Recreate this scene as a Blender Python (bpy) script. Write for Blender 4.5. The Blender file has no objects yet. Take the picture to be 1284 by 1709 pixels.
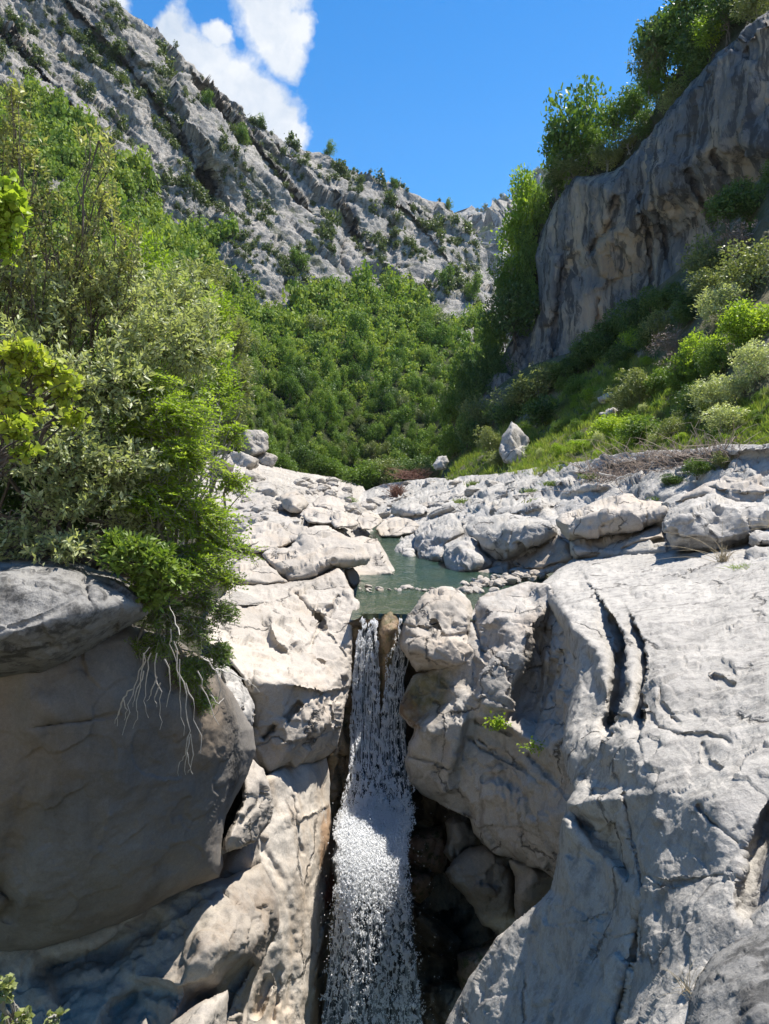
import bpy, math, random
import numpy as np
from mathutils import Vector
from mathutils.geometry import delaunay_2d_cdt

SC = bpy.context.scene
COL = SC.collection
H = 3.5            # eye height above the pool
PITCH = math.radians(3.9)
F = 1243.0
CP, SP = math.cos(PITCH), math.sin(PITCH)
SUN = np.array([0.36, 0.28, 0.89]); SUN /= np.linalg.norm(SUN)
rng = np.random.default_rng(7)

# ---------------------------------------------------------------- survey helpers
def W(px, py, Y):
    """a bearing (read off the photo) and a distance -> a point of the place"""
    px = np.asarray(px, float); py = np.asarray(py, float); Y = np.asarray(Y, float)
    u = -(py - 854.5) / F
    r = (px - 642.0) / F
    dy = CP + u * SP
    dz = -SP + u * CP
    return np.stack([r / dy * Y, Y + 0 * r, H + dz / dy * Y], -1)
def kz(py):
    u = -(py - 854.5) / F
    return (-SP + u * CP) / (CP + u * SP)
def Z(px, py, z):
    return (px, py, (z - H) / kz(py))
def PX(p):
    p = np.asarray(p, float)
    x, y, z = p[..., 0], p[..., 1], p[..., 2] - H
    d = y * CP - z * SP
    u = (y * SP + z * CP) / d
    return 642 + F * x / d, 854.5 - F * u

# ---------------------------------------------------------------- noise
def _h(ix, iy, iz, s):
    h = (ix.astype(np.int64) * 374761393 + iy.astype(np.int64) * 668265263 + iz.astype(np.int64) * 2147483647 + s * 974634777) & 0xFFFFFFFF
    h = ((h ^ (h >> 13)) * 1274126177) & 0xFFFFFFFF
    h = ((h ^ (h >> 16)) * 2246822519) & 0xFFFFFFFF
    return h ^ (h >> 15)
def _r(h, k):
    h = ((h + k * 0x9E3779B9) * 2654435761) & 0xFFFFFFFF
    h = ((h ^ (h >> 15)) * 2246822519) & 0xFFFFFFFF
    return ((h ^ (h >> 13)) & 0xFFFFFF) / float(0xFFFFFF)
def perlin(p, s=0):
    i = np.floor(p).astype(np.int64); f = p - i
    w = f * f * f * (f * (f * 6 - 15) + 10)
    out = 0
    for dx in (0, 1):
        wx = w[:, 0] if dx else 1 - w[:, 0]
        for dy in (0, 1):
            wy = w[:, 1] if dy else 1 - w[:, 1]
            for dz in (0, 1):
                wz = w[:, 2] if dz else 1 - w[:, 2]
                h = _h(i[:, 0] + dx, i[:, 1] + dy, i[:, 2] + dz, s)
                g = (_r(h, 1) * 2 - 1) * (f[:, 0] - dx) + (_r(h, 2) * 2 - 1) * (f[:, 1] - dy) + (_r(h, 3) * 2 - 1) * (f[:, 2] - dz)
                out = out + wx * wy * wz * g
    return out * 1.5
def fbm(p, o=4, s=0, gain=.5, ridged=False):
    a, t, n = 1.0, 0, 0
    for k in range(o):
        v = perlin(p * 2.03 ** k + k * 17.3, s + k)
        if ridged: v = 1 - 2.2 * np.abs(v)
        t = t + a * v; n += a; a *= gain
    return t / n
def facet(p, s=0):
    """broken-rock relief: every cell is a tilted plane"""
    i = np.floor(p).astype(np.int64)
    best = np.full(len(p), 1e9); val = np.zeros(len(p))
    for dx in (-1, 0, 1):
        for dy in (-1, 0, 1):
            for dz in (-1, 0, 1):
                c = i + np.array([dx, dy, dz])
                h = _h(c[:, 0], c[:, 1], c[:, 2], s)
                d = p - (c + np.stack([_r(h, 1), _r(h, 2), _r(h, 3)], -1))
                q = (d * d).sum(1)
                v = d[:, 0] * (_r(h, 4) * 2 - 1) + d[:, 1] * (_r(h, 5) * 2 - 1) + d[:, 2] * (_r(h, 6) * 2 - 1) + (_r(h, 7) - .5) * .7
                m = q < best
                best[m] = q[m]; val[m] = v[m]
    return val

# ---------------------------------------------------------------- objects
def tag(o, label=None, cat=None, group=None, kind=None):
    if label: o['label'] = label
    if cat: o['category'] = cat
    if group: o['group'] = group
    if kind: o['kind'] = kind
    return o
def link(name, me, mat=None, parent=None):
    o = bpy.data.objects.new(name, me); COL.objects.link(o)
    if mat is not None and me is not None and len(me.materials) == 0: me.materials.append(mat)
    if parent is not None: o.parent = parent
    return o
def empty(name, loc):
    o = bpy.data.objects.new(name, None); COL.objects.link(o); o.location = [float(v) for v in loc]
    o.empty_display_size = .3
    return o
def mesh_np(name, V, faces, smooth=True, col=None):
    """faces: list of (k, int array n*k)"""
    me = bpy.data.meshes.new(name)
    V = np.asarray(V, np.float32)
    me.vertices.add(len(V)); me.vertices.foreach_set('co', V.ravel())
    faces = [np.asarray(f, np.int32) for f in faces if len(f)]
    nl = sum(f.size for f in faces); npoly = sum(len(f) for f in faces)
    me.loops.add(nl); me.polygons.add(npoly)
    me.loops.foreach_set('vertex_index', np.concatenate([f.ravel() for f in faces]))
    st, o = [], 0
    for f in faces:
        st.append(o + np.arange(len(f)) * f.shape[1]); o += f.size
    me.polygons.foreach_set('loop_start', np.concatenate(st).astype(np.int32))
    me.polygons.foreach_set('use_smooth', np.full(npoly, smooth, bool))
    if col is not None:
        a = me.attributes.new('tint', 'FLOAT', 'POINT'); a.data.foreach_set('value', np.asarray(col, np.float32))
    me.update(calc_edges=True); me.validate()
    return me

def inpoly(P, poly):
    x, y = P[:, 0], P[:, 1]; c = np.zeros(len(P), bool)
    n = len(poly)
    for i in range(n):
        x1, y1 = poly[i]; x2, y2 = poly[i - 1]
        if y1 == y2: continue
        m = ((y1 > y) != (y2 > y)) & (x < (x2 - x1) * (y - y1) / (y2 - y1) + x1)
        c ^= m
    return c
def segdist(P, line):
    """distance to a polyline and side (+ = left of travel, in image y-down: right-hand)"""
    best = np.full(len(P), 1e9); side = np.zeros(len(P))
    for (x1, y1), (x2, y2) in zip(line[:-1], line[1:]):
        dx, dy = x2 - x1, y2 - y1; L = dx * dx + dy * dy + 1e-9
        t = np.clip(((P[:, 0] - x1) * dx + (P[:, 1] - y1) * dy) / L, 0, 1)
        ex, ey = P[:, 0] - x1 - t * dx, P[:, 1] - y1 - t * dy
        d = np.hypot(ex, ey)
        m = d < best
        best[m] = d[m]; side[m] = np.sign(dx * ey - dy * ex)[m]
    return best, side
def densify(poly, step, closed=True):
    out = []
    n = len(poly)
    for i in range(n if closed else n - 1):
        a = np.array(poly[i][:2], float); b = np.array(poly[(i + 1) % n][:2], float)
        k = max(1, int(np.hypot(*(b - a)) / step))
        for j in range(k): out.append(a + (b - a) * j / k)
    if not closed: out.append(np.array(poly[-1][:2], float))
    return np.array(out)
def smooth_poly(P, it=1, closed=True):
    for _ in range(it):
        P = P * .5 + .25 * (np.roll(P, 1, 0) + np.roll(P, -1, 0))
    return P
def gblur(A, s):
    if s <= 0.2: return A
    r = int(3 * s + 1); k = np.exp(-.5 * (np.arange(-r, r + 1) / s) ** 2); k /= k.sum()
    B = np.pad(A, r, mode='edge')
    B = sum(k[j] * B[:, j:j + A.shape[1]] for j in range(2 * r + 1))
    return sum(k[j] * B[j:j + A.shape[0], :] for j in range(2 * r + 1))

def depth_field(xs, ys, pts, lines):
    P, E = [], []
    for ln in lines:
        b = len(P); P += list(ln); E += [(b + i, b + i + 1) for i in range(len(ln) - 1)]
    P += list(pts)
    A = np.array(P, float)
    x0, x1, y0, y1 = xs[0] - 400, xs[-1] + 400, ys[0] - 400, ys[-1] + 400
    for c in ((x0, y0), (x1, y0), (x1, y1), (x0, y1)):
        d = np.hypot(A[:, 0] - c[0], A[:, 1] - c[1]); j = np.argsort(d)[:3]
        P.append((c[0], c[1], A[j, 2].mean()))
    A = np.array(P, float)
    vo, eo, fo, ov, oe, of = delaunay_2d_cdt([Vector(p[:2]) for p in A], E, [], 0, 1e-4)
    w = np.zeros(len(vo))
    for i, v in enumerate(vo):
        if ov[i]: w[i] = np.mean([1 / A[j, 2] for j in ov[i] if j < len(A)])
        else:
            d = np.hypot(A[:, 0] - v[0], A[:, 1] - v[1]); j = np.argsort(d)[:2]
            w[i] = (1 / A[j, 2] / (d[j] + 1)).sum() / (1 / (d[j] + 1)).sum()
    out = np.full((len(ys), len(xs)), np.nan)
    sx, sy = xs[1] - xs[0], ys[1] - ys[0]
    for f in fo:
        a, b, c = [np.array(vo[i]) for i in f]
        den = (b[1] - c[1]) * (a[0] - c[0]) + (c[0] - b[0]) * (a[1] - c[1])
        if abs(den) < 1e-9: continue
        lo = np.minimum(np.minimum(a, b), c); hi = np.maximum(np.maximum(a, b), c)
        i0, i1 = max(0, int((lo[0] - xs[0]) / sx)), min(len(xs), int((hi[0] - xs[0]) / sx) + 2)
        j0, j1 = max(0, int((lo[1] - ys[0]) / sy)), min(len(ys), int((hi[1] - ys[0]) / sy) + 2)
        if i1 <= i0 or j1 <= j0: continue
        X, Yv = np.meshgrid(xs[i0:i1], ys[j0:j1])
        l1 = ((b[1] - c[1]) * (X - c[0]) + (c[0] - b[0]) * (Yv - c[1])) / den
        l2 = ((c[1] - a[1]) * (X - c[0]) + (a[0] - c[0]) * (Yv - c[1])) / den
        l3 = 1 - l1 - l2
        m = (l1 >= -1e-6) & (l2 >= -1e-6) & (l3 >= -1e-6)
        out[j0:j1, i0:i1][m] = (l1 * w[f[0]] + l2 * w[f[1]] + l3 * w[f[2]])[m]
    if np.isnan(out).any(): out[np.isnan(out)] = np.nanmean(out)
    return out

def dip(a, along, across, y=1.0):
    a = math.radians(a); c, s = math.cos(a), math.sin(a)
    return [[c / along, 0, s / across], [0, 1 / y, 0], [-s / along, 0, c / across]]
SURF = {}
def sculpt(name, outline, pts=(), lines=(), feats=(), step=3.0, blur=4.0, rim=(14, .3), noise=(), jit=(2.5, 25), thick=1.5,
           seed=1, mat=None, keep=False, edgefade=.25, shrink=.75, drop=0.0, amask=None):
    out = densify(outline, step)
    q = np.c_[out / jit[1], np.full(len(out), seed * 3.7)]
    out = out + jit[0] * np.c_[fbm(q, 3, seed + 50), fbm(q, 3, seed + 90)]
    x0, y0 = out.min(0) - 2 * step; x1, y1 = out.max(0) + 2 * step
    xs = np.arange(x0, x1 + step, step); ys = np.arange(y0, y1 + step, step)
    w = depth_field(xs, ys, pts, lines)
    w = gblur(w, blur / step)
    X, Yp = np.meshgrid(xs, ys); G = np.c_[X.ravel(), Yp.ravel()]
    ins = inpoly(G, out)
    Yd = 1 / w.ravel()
    for ft in feats:
        k, ln, wd, am = ft[:4]
        ln = [tuple(p[:2]) for p in ln]
        lo = np.min(ln, 0) - 4 * wd; hi = np.max(ln, 0) + 4 * wd
        m = np.nonzero((G[:, 0] > lo[0]) & (G[:, 0] < hi[0]) & (G[:, 1] > lo[1]) & (G[:, 1] < hi[1]))[0]
        if not len(m): continue
        g = G[m]
        gw = g + 2.5 * np.c_[perlin(np.c_[g / 14, g[:, :1] * 0 + seed], 5), perlin(np.c_[g / 14, g[:, :1] * 0 + seed], 6)]
        d, sd = segdist(gw, ln)
        if k == 'g': Yd[m] += am * np.exp(-(d / wd) ** 2)
        elif k == 'f': Yd[m] += am * np.exp(-(d / wd) ** 4)
        elif k == 's': Yd[m] += am * np.where(sd > 0, np.exp(-d / wd), 0)
        elif k == 'h':
            pm = inpoly(gw, ln); d, _ = segdist(gw, ln + ln[:1])
            Yd[m] += am * np.where(pm, 1 - np.exp(-d / wd), 0)
    # roll the surface away at its border
    dist = np.full(len(G), 1e9)
    near = np.nonzero(ins)[0]
    for a in range(0, len(near), 4000):
        b = near[a:a + 4000]
        dist[b] = np.sqrt(((G[b][:, None, :] - out[None]) ** 2).sum(-1).min(1))
    dist[~ins] = 0
    t = np.clip(dist / rim[0], 0, 1)
    Yd = Yd + rim[1] * (1 - np.sqrt(1 - (1 - t) ** 2))
    P = W(G[:, 0], G[:, 1], Yd).reshape(len(ys), len(xs), 3)
    du = np.gradient(P, axis=1); dv = np.gradient(P, axis=0)
    N = np.cross(dv, du); N /= np.linalg.norm(N, axis=-1, keepdims=True) + 1e-12
    P = P.reshape(-1, 3); N = N.reshape(-1, 3)
    toc = np.array([0, 0, H]) - P
    N *= np.sign((N * toc).sum(1))[:, None]
    ni, nj = len(ys), len(xs)
    idx = np.arange(ni * nj).reshape(ni, nj)
    Q = np.stack([idx[:-1, :-1], idx[1:, :-1], idx[1:, 1:], idx[:-1, 1:]], -1).reshape(-1, 4)
    Q = Q[ins[Q].any(1)]
    used = np.unique(Q)
    ex = used[~ins[used]]
    for a in range(0, len(ex), 4000):
        b = ex[a:a + 4000]
        j = ((G[b][:, None, :] - out[None]) ** 2).sum(-1).argmin(1)
        P[b] = W(out[j, 0], out[j, 1], Yd[b])
    disp = np.zeros(len(P)); U = P[used]
    for nz in noise:
        kind, sc, am = nz[:3]
        st = np.array(nz[3]) if len(nz) > 3 else np.ones(3)
        q = (U @ st if st.ndim == 2 else U / st) / sc
        if kind == 'f': v = fbm(q, 4, seed)
        elif kind == 'r': v = fbm(q, 5, seed + 3, .55, True) - .4
        elif kind == 'c': v = facet(q + .35 * np.c_[fbm(q * 1.5, 2, 11), fbm(q * 1.5, 2, 12), fbm(q * 1.5, 2, 13)], seed + 7)
        elif kind == 't': v = np.abs((fbm(q, 3, seed + 5) * 4) % 2 - 1) - .5
        disp[used] += am * v
    fade = edgefade + (1 - edgefade) * t
    if amask is not None: fade = fade * amask(G)
    P = P + N * (disp * fade)[:, None]
    mp = np.full(ni * nj, -1); mp[used] = np.arange(len(used))
    Q = mp[Q]; V = P[used]
    # winding towards the viewer
    a, b, c = V[Q[:, 0]], V[Q[:, 1]], V[Q[:, 2]]
    if np.sign((np.cross(b - a, c - a) * (np.array([0, 0, H]) - a)).sum(1)).sum() < 0: Q = Q[:, ::-1]
    E = np.concatenate([Q[:, [0, 1]], Q[:, [1, 2]], Q[:, [2, 3]], Q[:, [3, 0]]])
    key = np.sort(E, 1); key = key[:, 0].astype(np.int64) * len(V) + key[:, 1]
    u_, inv, cnt = np.unique(key, return_inverse=True, return_counts=True)
    Bd = E[cnt[inv] == 1]
    faces = [Q]
    if thick > 0:
        bv = np.unique(Bd); bm = np.full(len(V), -1); bm[bv] = len(V) + np.arange(len(bv))
        ctr = V[bv].mean(0); ray = ctr - np.array([0, 0, H]); ray /= np.linalg.norm(ray)
        back = ctr + (V[bv] - ctr) * shrink + ray * thick; back[:, 2] -= drop
        cb = back.mean(0) + ray * thick * .2
        n0 = len(V)
        V = np.concatenate([V, back, cb[None]])
        faces.append(np.c_[Bd[:, 1], Bd[:, 0], bm[Bd[:, 0]], bm[Bd[:, 1]]])
        faces.append(np.c_[bm[Bd[:, 1]], bm[Bd[:, 0]], np.full(len(Bd), len(V) - 1)])
    org = V.mean(0); org[2] = V[:, 2].min()
    me = mesh_np(name, V - org, faces)
    o = link(name, me, mat); o.location = org
    if keep:
        Yg = np.full(ni * nj, np.nan); Yg[used] = P[used][:, 1]
        SURF[keep] = (xs, ys, P.reshape(ni, nj, 3), ins.reshape(ni, nj), N.reshape(ni, nj, 3))
    return o
def on_surf(key, px, py):
    xs, ys, P, ins, N = SURF[key]
    i = np.clip(((np.asarray(py) - ys[0]) / (ys[1] - ys[0])).round().astype(int), 0, len(ys) - 1)
    j = np.clip(((np.asarray(px) - xs[0]) / (xs[1] - xs[0])).round().astype(int), 0, len(xs) - 1)
    return P[i, j], ins[i, j], N[i, j]

# ---------------------------------------------------------------- free-standing boulders
def ico(sub):
    t = (1 + 5 ** .5) / 2
    v = [(-1, t, 0), (1, t, 0), (-1, -t, 0), (1, -t, 0), (0, -1, t), (0, 1, t), (0, -1, -t), (0, 1, -t), (t, 0, -1), (t, 0, 1), (-t, 0, -1), (-t, 0, 1)]
    f = [(0, 11, 5), (0, 5, 1), (0, 1, 7), (0, 7, 10), (0, 10, 11), (1, 5, 9), (5, 11, 4), (11, 10, 2), (10, 7, 6), (7, 1, 8), (3, 9, 4), (3, 4, 2), (3, 2, 6), (3, 6, 8), (3, 8, 9), (4, 9, 5), (2, 4, 11), (6, 2, 10), (8, 6, 7), (9, 8, 1)]
    V = np.array(v, float); V /= np.linalg.norm(V[0]); Fc = np.array(f)
    for _ in range(sub):
        E = np.sort(np.concatenate([Fc[:, [0, 1]], Fc[:, [1, 2]], Fc[:, [2, 0]]]), 1)
        u, inv = np.unique(E[:, 0] * len(V) + E[:, 1], return_inverse=True)
        m = (V[u // len(V)] + V[u % len(V)]); m /= np.linalg.norm(m, axis=1, keepdims=True)
        n, k = len(V), len(Fc)
        V = np.concatenate([V, m]); a, b, c = n + inv[:k], n + inv[k:2 * k], n + inv[2 * k:]
        Fc = np.concatenate([np.c_[Fc[:, 0], a, c], np.c_[a, Fc[:, 1], b], np.c_[c, b, Fc[:, 2]], np.c_[a, b, c]])
    return V, Fc
ICO = {s: ico(s) for s in (0, 1, 3, 4, 5)}
def boulder_mesh(name, seed, sub=4, cuts=14, rough=.05, sharp=.6, mat=None):
    """a sphere cut by random planes with worn edges: a water-worn block about 1 m in radius"""
    V, Fc = ICO[sub]; r = np.random.default_rng(seed)
    R = np.full(len(V), 1.25)
    for k in range(cuts):
        n = r.normal(size=3); n /= np.linalg.norm(n); d = r.uniform(.62, .98)
        c = V @ n; lim = np.where(c > .12, d / np.maximum(c, .12), 9)
        h = np.clip(.5 + .5 * (R - lim) / (.16 * (1.15 - sharp)), 0, 1)
        R = R * (1 - h) + lim * h - (.16 * (1.15 - sharp)) * h * (1 - h)
    P = V * R[:, None]
    P = P + V * (rough * (1.6 * fbm(P * 1.6, 4, seed) + .8 * facet(P * 2.4 + seed, seed)))[:, None]
    me = mesh_np(name, P, [Fc]); me.materials.append(mat)
    return me
# ---------------------------------------------------------------- materials
class NT:
    def __init__(s, name, world=False):
        if world:
            s.m = bpy.data.worlds.new(name)
        else:
            s.m = bpy.data.materials.new(name)
        s.m.use_nodes = True
        s.t = s.m.node_tree; s.t.nodes.clear()
    def n(s, typ, ins=None, **kw):
        nd = s.t.nodes.new(typ)
        for k, v in kw.items(): setattr(nd, k, v)
        for k, v in (ins or {}).items():
            sk = nd.inputs[k]
            if isinstance(v, bpy.types.NodeSocket): s.t.links.new(v, sk)
            elif isinstance(v, (tuple, list)) and sk.type == 'RGBA' and len(v) == 3: sk.default_value = (*v, 1)
            else: sk.default_value = v
        return nd
    def pos(s): return s.n('ShaderNodeNewGeometry').outputs['Position']
    def math(s, op, a, b=0.0, c=None, clamp=False):
        d = {0: a, 1: b}
        if c is not None: d[2] = c
        return s.n('ShaderNodeMath', d, operation=op, use_clamp=clamp).outputs[0]
    def vmul(s, v, k): return s.n('ShaderNodeVectorMath', {0: v, 1: k}, operation='MULTIPLY').outputs[0]
    def vadd(s, v, k): return s.n('ShaderNodeVectorMath', {0: v, 1: k}, operation='ADD').outputs[0]
    def noise(s, v, sc, det=6, ro=.55, dist=0, out='Fac'):
        return s.n('ShaderNodeTexNoise', {'Vector': v, 'Scale': sc, 'Detail': det, 'Roughness': ro, 'Distortion': dist}).outputs[out]
    def ramp(s, f, stops):
        r = s.n('ShaderNodeValToRGB', {'Fac': f}); e = r.color_ramp.elements
        while len(e) < len(stops): e.new(.5)
        for q, (p, c) in zip(e, stops):
            q.position = p; q.color = (c, c, c, 1) if not isinstance(c, (tuple, list)) else (*c, 1)
        return r.outputs['Color']
    def mix(s, f, a, b, mode='MIX'):
        m = s.n('ShaderNodeMix', data_type='RGBA', blend_type=mode)
        for sk, v in ((m.inputs[0], f), (m.inputs[6], a), (m.inputs[7], b)):
            if isinstance(v, bpy.types.NodeSocket): s.t.links.new(v, sk)
            elif isinstance(v, (tuple, list)): sk.default_value = (*v, 1)
            else: sk.default_value = v
        return m.outputs[2]
    def bump(s, h, strength, dist, normal=None):
        d = {'Height': h, 'Strength': strength, 'Distance': dist}
        if normal is not None: d['Normal'] = normal
        return s.n('ShaderNodeBump', d).outputs[0]
    def out(s, sh, disp=None):
        s.n('ShaderNodeOutputMaterial', {'Surface': sh}); return s.m

def rock_mat(name, light, dark, lichen=(.16, .16, .155), big=.5, sc=1.0, lich=(.55, .72), lich_amt=.7, crack=0.0, streak=None, bump=.5, warm=None, spots=(), rough=.85, fine=1.0, mid=False):
    t = NT(name); p = t.pos()
    n1 = t.noise(p, big * sc, 5, .6, .6)
    n2 = t.noise(p, 4.5 * sc, 9, .68)
    n3 = t.noise(p, 26 * sc, 6, .7)
    c = t.mix(t.ramp(n1, [(.38, 0), (.66, 1)]), light, dark)
    c = t.mix(t.math('MULTIPLY', t.ramp(n2, [(lich[0], 0), (lich[1], 1)]), lich_amt), c, lichen)
    if warm:
        n5 = t.noise(t.vadd(p, (31, 7, 3)), big * 1.7 * sc, 5, .6, .4)
        c = t.mix(t.math('MULTIPLY', t.ramp(n5, [(.5, 0), (.68, 1)]), warm[3]), c, warm[:3])
    if streak:
        scx, scz, col, amt, lo, hi = streak
        q = t.vmul(p, (scx, scx, scz))
        q = t.vadd(q, t.vmul(t.noise(p, scx * .35, 3, .5, 0, 'Color'), (1.2, 1.2, .3)))
        ns = t.noise(q, 1.0, 6, .62)
        c = t.mix(t.math('MULTIPLY', t.ramp(ns, [(lo, 0), (hi, 1)]), amt), c, col)
    for (ctr, rad, col, amt) in spots:
        d = t.n('ShaderNodeVectorMath', {0: t.vadd(p, t.vmul(t.vadd(t.noise(p, 2.2, 5, .6, 0, 'Color'), (-.5, -.5, -.5)), (1.6, 1.6, 1.6))), 1: tuple(float(v) for v in ctr)}, operation='DISTANCE').outputs['Value']
        f = t.math('MULTIPLY', t.ramp(t.math('DIVIDE', d, rad), [(.45, 1), (1.0, 0)]), amt)
        c = t.mix(f, c, col)
    c = t.mix(.42, c, t.ramp(n3, [(.3, .5), (.68, 1.0)]), 'MULTIPLY')
    n4 = t.noise(p, 75 * sc, 4, .8)
    c = t.mix(.4, c, t.ramp(n4, [(.32, .5), (.62, 1.05)]), 'MULTIPLY')
    h = t.math('ADD', t.math('MULTIPLY', n2, 1.0), t.math('MULTIPLY', n3, .25 * fine))
    if mid: h = t.math('ADD', h, t.math('MULTIPLY', t.noise(p, 10 * sc, 5, .72, .8), .8))
    nrm = t.bump(h, bump, .12 / sc)
    if crack:
        q = t.vadd(p, t.vmul(t.noise(p, 1.3 * sc, 5, .6, 0, 'Color'), (.9 / sc,) * 3))
        vd = t.n('ShaderNodeTexVoronoi', {'Vector': q, 'Scale': crack * sc}, feature='DISTANCE_TO_EDGE').outputs['Distance']
        gate = t.ramp(t.noise(t.vadd(p, (9, 4, 2)), .9 * sc, 3), [(.46, 0), (.56, 1)])
        k = t.math('MULTIPLY', t.ramp(vd, [(0, 1), (.022, 0)]), gate)
        c = t.mix(t.math('MULTIPLY', k, .75), c, (.05, .047, .043))
        nrm = t.bump(t.math('MULTIPLY', k, -1.0), .8, .05 / sc, nrm)
    b = t.n('ShaderNodeBsdfPrincipled', {'Base Color': c, 'Roughness': rough, 'Normal': nrm, 'Specular IOR Level': .25})
    return t.out(b.outputs[0])

M = {}
M['pale'] = rock_mat('pale_limestone', (.52, .47, .41), (.37, .335, .29), (.24, .22, .19), lich=(.57, .75), lich_amt=.55, crack=.55, bump=.35, warm=(.52, .42, .32, .45))
M['grey'] = rock_mat('grey_limestone', (.53, .50, .455), (.39, .37, .34), (.20, .192, .18), sc=1.3, lich=(.48, .62), lich_amt=.58, crack=.4, bump=.42, fine=1.8, mid=True)
M['bank'] = rock_mat('bank_limestone', (.58, .55, .505), (.44, .42, .385), (.22, .21, .19), sc=.8, lich=(.55, .68), lich_amt=.65, crack=.7, bump=.8, fine=1.5)
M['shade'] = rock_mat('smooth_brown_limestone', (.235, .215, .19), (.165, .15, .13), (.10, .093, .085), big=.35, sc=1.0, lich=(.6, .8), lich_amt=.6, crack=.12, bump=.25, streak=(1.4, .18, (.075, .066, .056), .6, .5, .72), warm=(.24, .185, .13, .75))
M['lichened'] = rock_mat('lichened_grey_rock', (.33, .32, .30), (.21, .205, .195), (.075, .073, .07), sc=1.1, lich=(.49, .60), lich_amt=.85, bump=.5, fine=1.6)
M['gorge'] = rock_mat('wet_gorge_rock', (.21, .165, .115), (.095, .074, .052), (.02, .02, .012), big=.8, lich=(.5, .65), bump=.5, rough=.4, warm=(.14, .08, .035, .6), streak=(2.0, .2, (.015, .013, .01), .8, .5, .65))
M['wetbrown'] = rock_mat('wet_brown_rock', (.40, .28, .17), (.22, .15, .085), (.10, .10, .03), big=1.2, lich=(.5, .65), bump=.6, rough=.35, warm=(.09, .10, .03, .7), streak=(3.0, .3, (.045, .03, .018), .7, .5, .65))
M['cave'] = rock_mat('cave_boulder_rock', (.42, .375, .315), (.29, .255, .22), (.17, .165, .155), big=.9, lich=(.55, .75), bump=.35, warm=(.27, .19, .12, .5))
M['moss'] = rock_mat('mossy_brown_rock', (.31, .21, .15), (.20, .135, .095), (.05, .065, .017), big=1.5, lich=(.48, .6), lich_amt=.9, bump=.5, rough=.5)

def leaf_mat(name, c0, c1, c2, transl=.35, spec=.3, rough=.5, back=None, rw=.2):
    """tint attribute picks the leaf colour between three greens"""
    t = NT(name)
    a = t.n('ShaderNodeAttribute', attribute_name='tint').outputs['Fac']
    r = t.n('ShaderNodeObjectInfo').outputs['Random']
    f = t.math('ADD', t.math('MULTIPLY', a, 1 - rw), t.math('MULTIPLY', r, rw))
    c = t.ramp(f, [(.05, c0), (.5, c1), (.95, c2)])
    if back:
        bf = t.n('ShaderNodeNewGeometry').outputs['Backfacing']
        c = t.mix(t.math('MULTIPLY', bf, .8), c, back)
    b = t.n('ShaderNodeBsdfPrincipled', {'Base Color': c, 'Roughness': rough, 'Specular IOR Level': spec}).outputs[0]
    tr = t.n('ShaderNodeBsdfTranslucent', {'Color': t.mix(1.0, c, (1.25, 1.3, .6), 'MULTIPLY')}).outputs[0]
    return t.out(t.n('ShaderNodeMixShader', {0: transl, 1: b, 2: tr}).outputs[0])
def flat_mat(name, c, rough=.8, var=.3, sc=8):
    t = NT(name); p = t.pos()
    k = t.ramp(t.noise(p, sc, 5, .6), [(.3, 1 - var), (.7, 1)])
    b = t.n('ShaderNodeBsdfPrincipled', {'Base Color': t.mix(1.0, c, k, 'MULTIPLY'), 'Roughness': rough}).outputs[0]
    return t.out(b)
M['bark'] = flat_mat('bark', (.13, .105, .08))
M['deadwood'] = flat_mat('bleached_deadwood', (.58, .54, .48), .8, .35, 30)
M['greywood'] = flat_mat('grey_stem', (.30, .28, .24), .8, .35, 30)
M['straw'] = flat_mat('dry_straw', (.46, .38, .24), .7, .4, 20)
M['brush'] = flat_mat('dry_brush', (.30, .235, .19), .8, .45, 12)
M['redbrush'] = flat_mat('reddish_dry_brush', (.26, .13, .09), .8, .4, 12)

t = NT('rippled_water'); p = t.pos()
n = t.noise(t.vmul(p, (1.6, .55, 1)), 2.4, 4, .55, .4)
n2 = t.noise(t.vmul(p, (2.2, 1.0, 1)), 9, 3, .5)
c = t.mix(t.ramp(t.noise(p, .5, 4, .6), [(.35, 0), (.65, 1)]), (.012, .040, .032), (.030, .058, .038))
sp = t.n('ShaderNodeSeparateXYZ', {0: p}).outputs['Y']
shal = t.ramp(t.math('DIVIDE', t.math('SUBTRACT', 22.5, sp), 6.5), [(.0, 0), (.45, .45), (1, 1)])
c = t.mix(shal, c, t.mix(t.ramp(t.noise(p, 5, 5, .7), [(.4, 0), (.6, 1)]), (.075, .085, .045), (.03, .045, .026)))
b = t.n('ShaderNodeBsdfPrincipled', {'Base Color': c, 'Roughness': .06, 'IOR': 1.33, 'Specular IOR Level': .5,
        'Normal': t.bump(t.math('ADD', n, t.math('MULTIPLY', n2, .3)), .6, .12)}).outputs[0]
M['water'] = t.out(b)
t = NT('falling_white_water')
b = t.n('ShaderNodeBsdfPrincipled', {'Base Color': (.94, .95, .96), 'Roughness': .6, 'Specular IOR Level': .25}).outputs[0]
tr = t.n('ShaderNodeBsdfTranslucent', {'Color': (.95, .96, .97)}).outputs[0]
M['white'] = t.out(t.n('ShaderNodeMixShader', {0: .5, 1: b, 2: tr}).outputs[0])
t = NT('clear_falling_water'); p = t.pos()
ns = t.noise(t.vmul(p, (9, 9, .8)), 1.0, 6, .65)
zz = t.n('ShaderNodeSeparateXYZ', {0: p}).outputs['Z']
b = t.n('ShaderNodeBsdfPrincipled', {'Base Color': t.mix(t.ramp(t.math('ADD', t.math('MULTIPLY', zz, 2.5), 1.0), [(.3, 0), (.8, 1)]), t.ramp(ns, [(.42, (.03, .035, .04)), (.70, (.45, .50, .53))]), (.085, .095, .045)), 'Roughness': .08, 'IOR': 1.33, 'Normal': t.bump(ns, .6, .06)}).outputs[0]
M['sheet'] = t.out(b)
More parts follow.
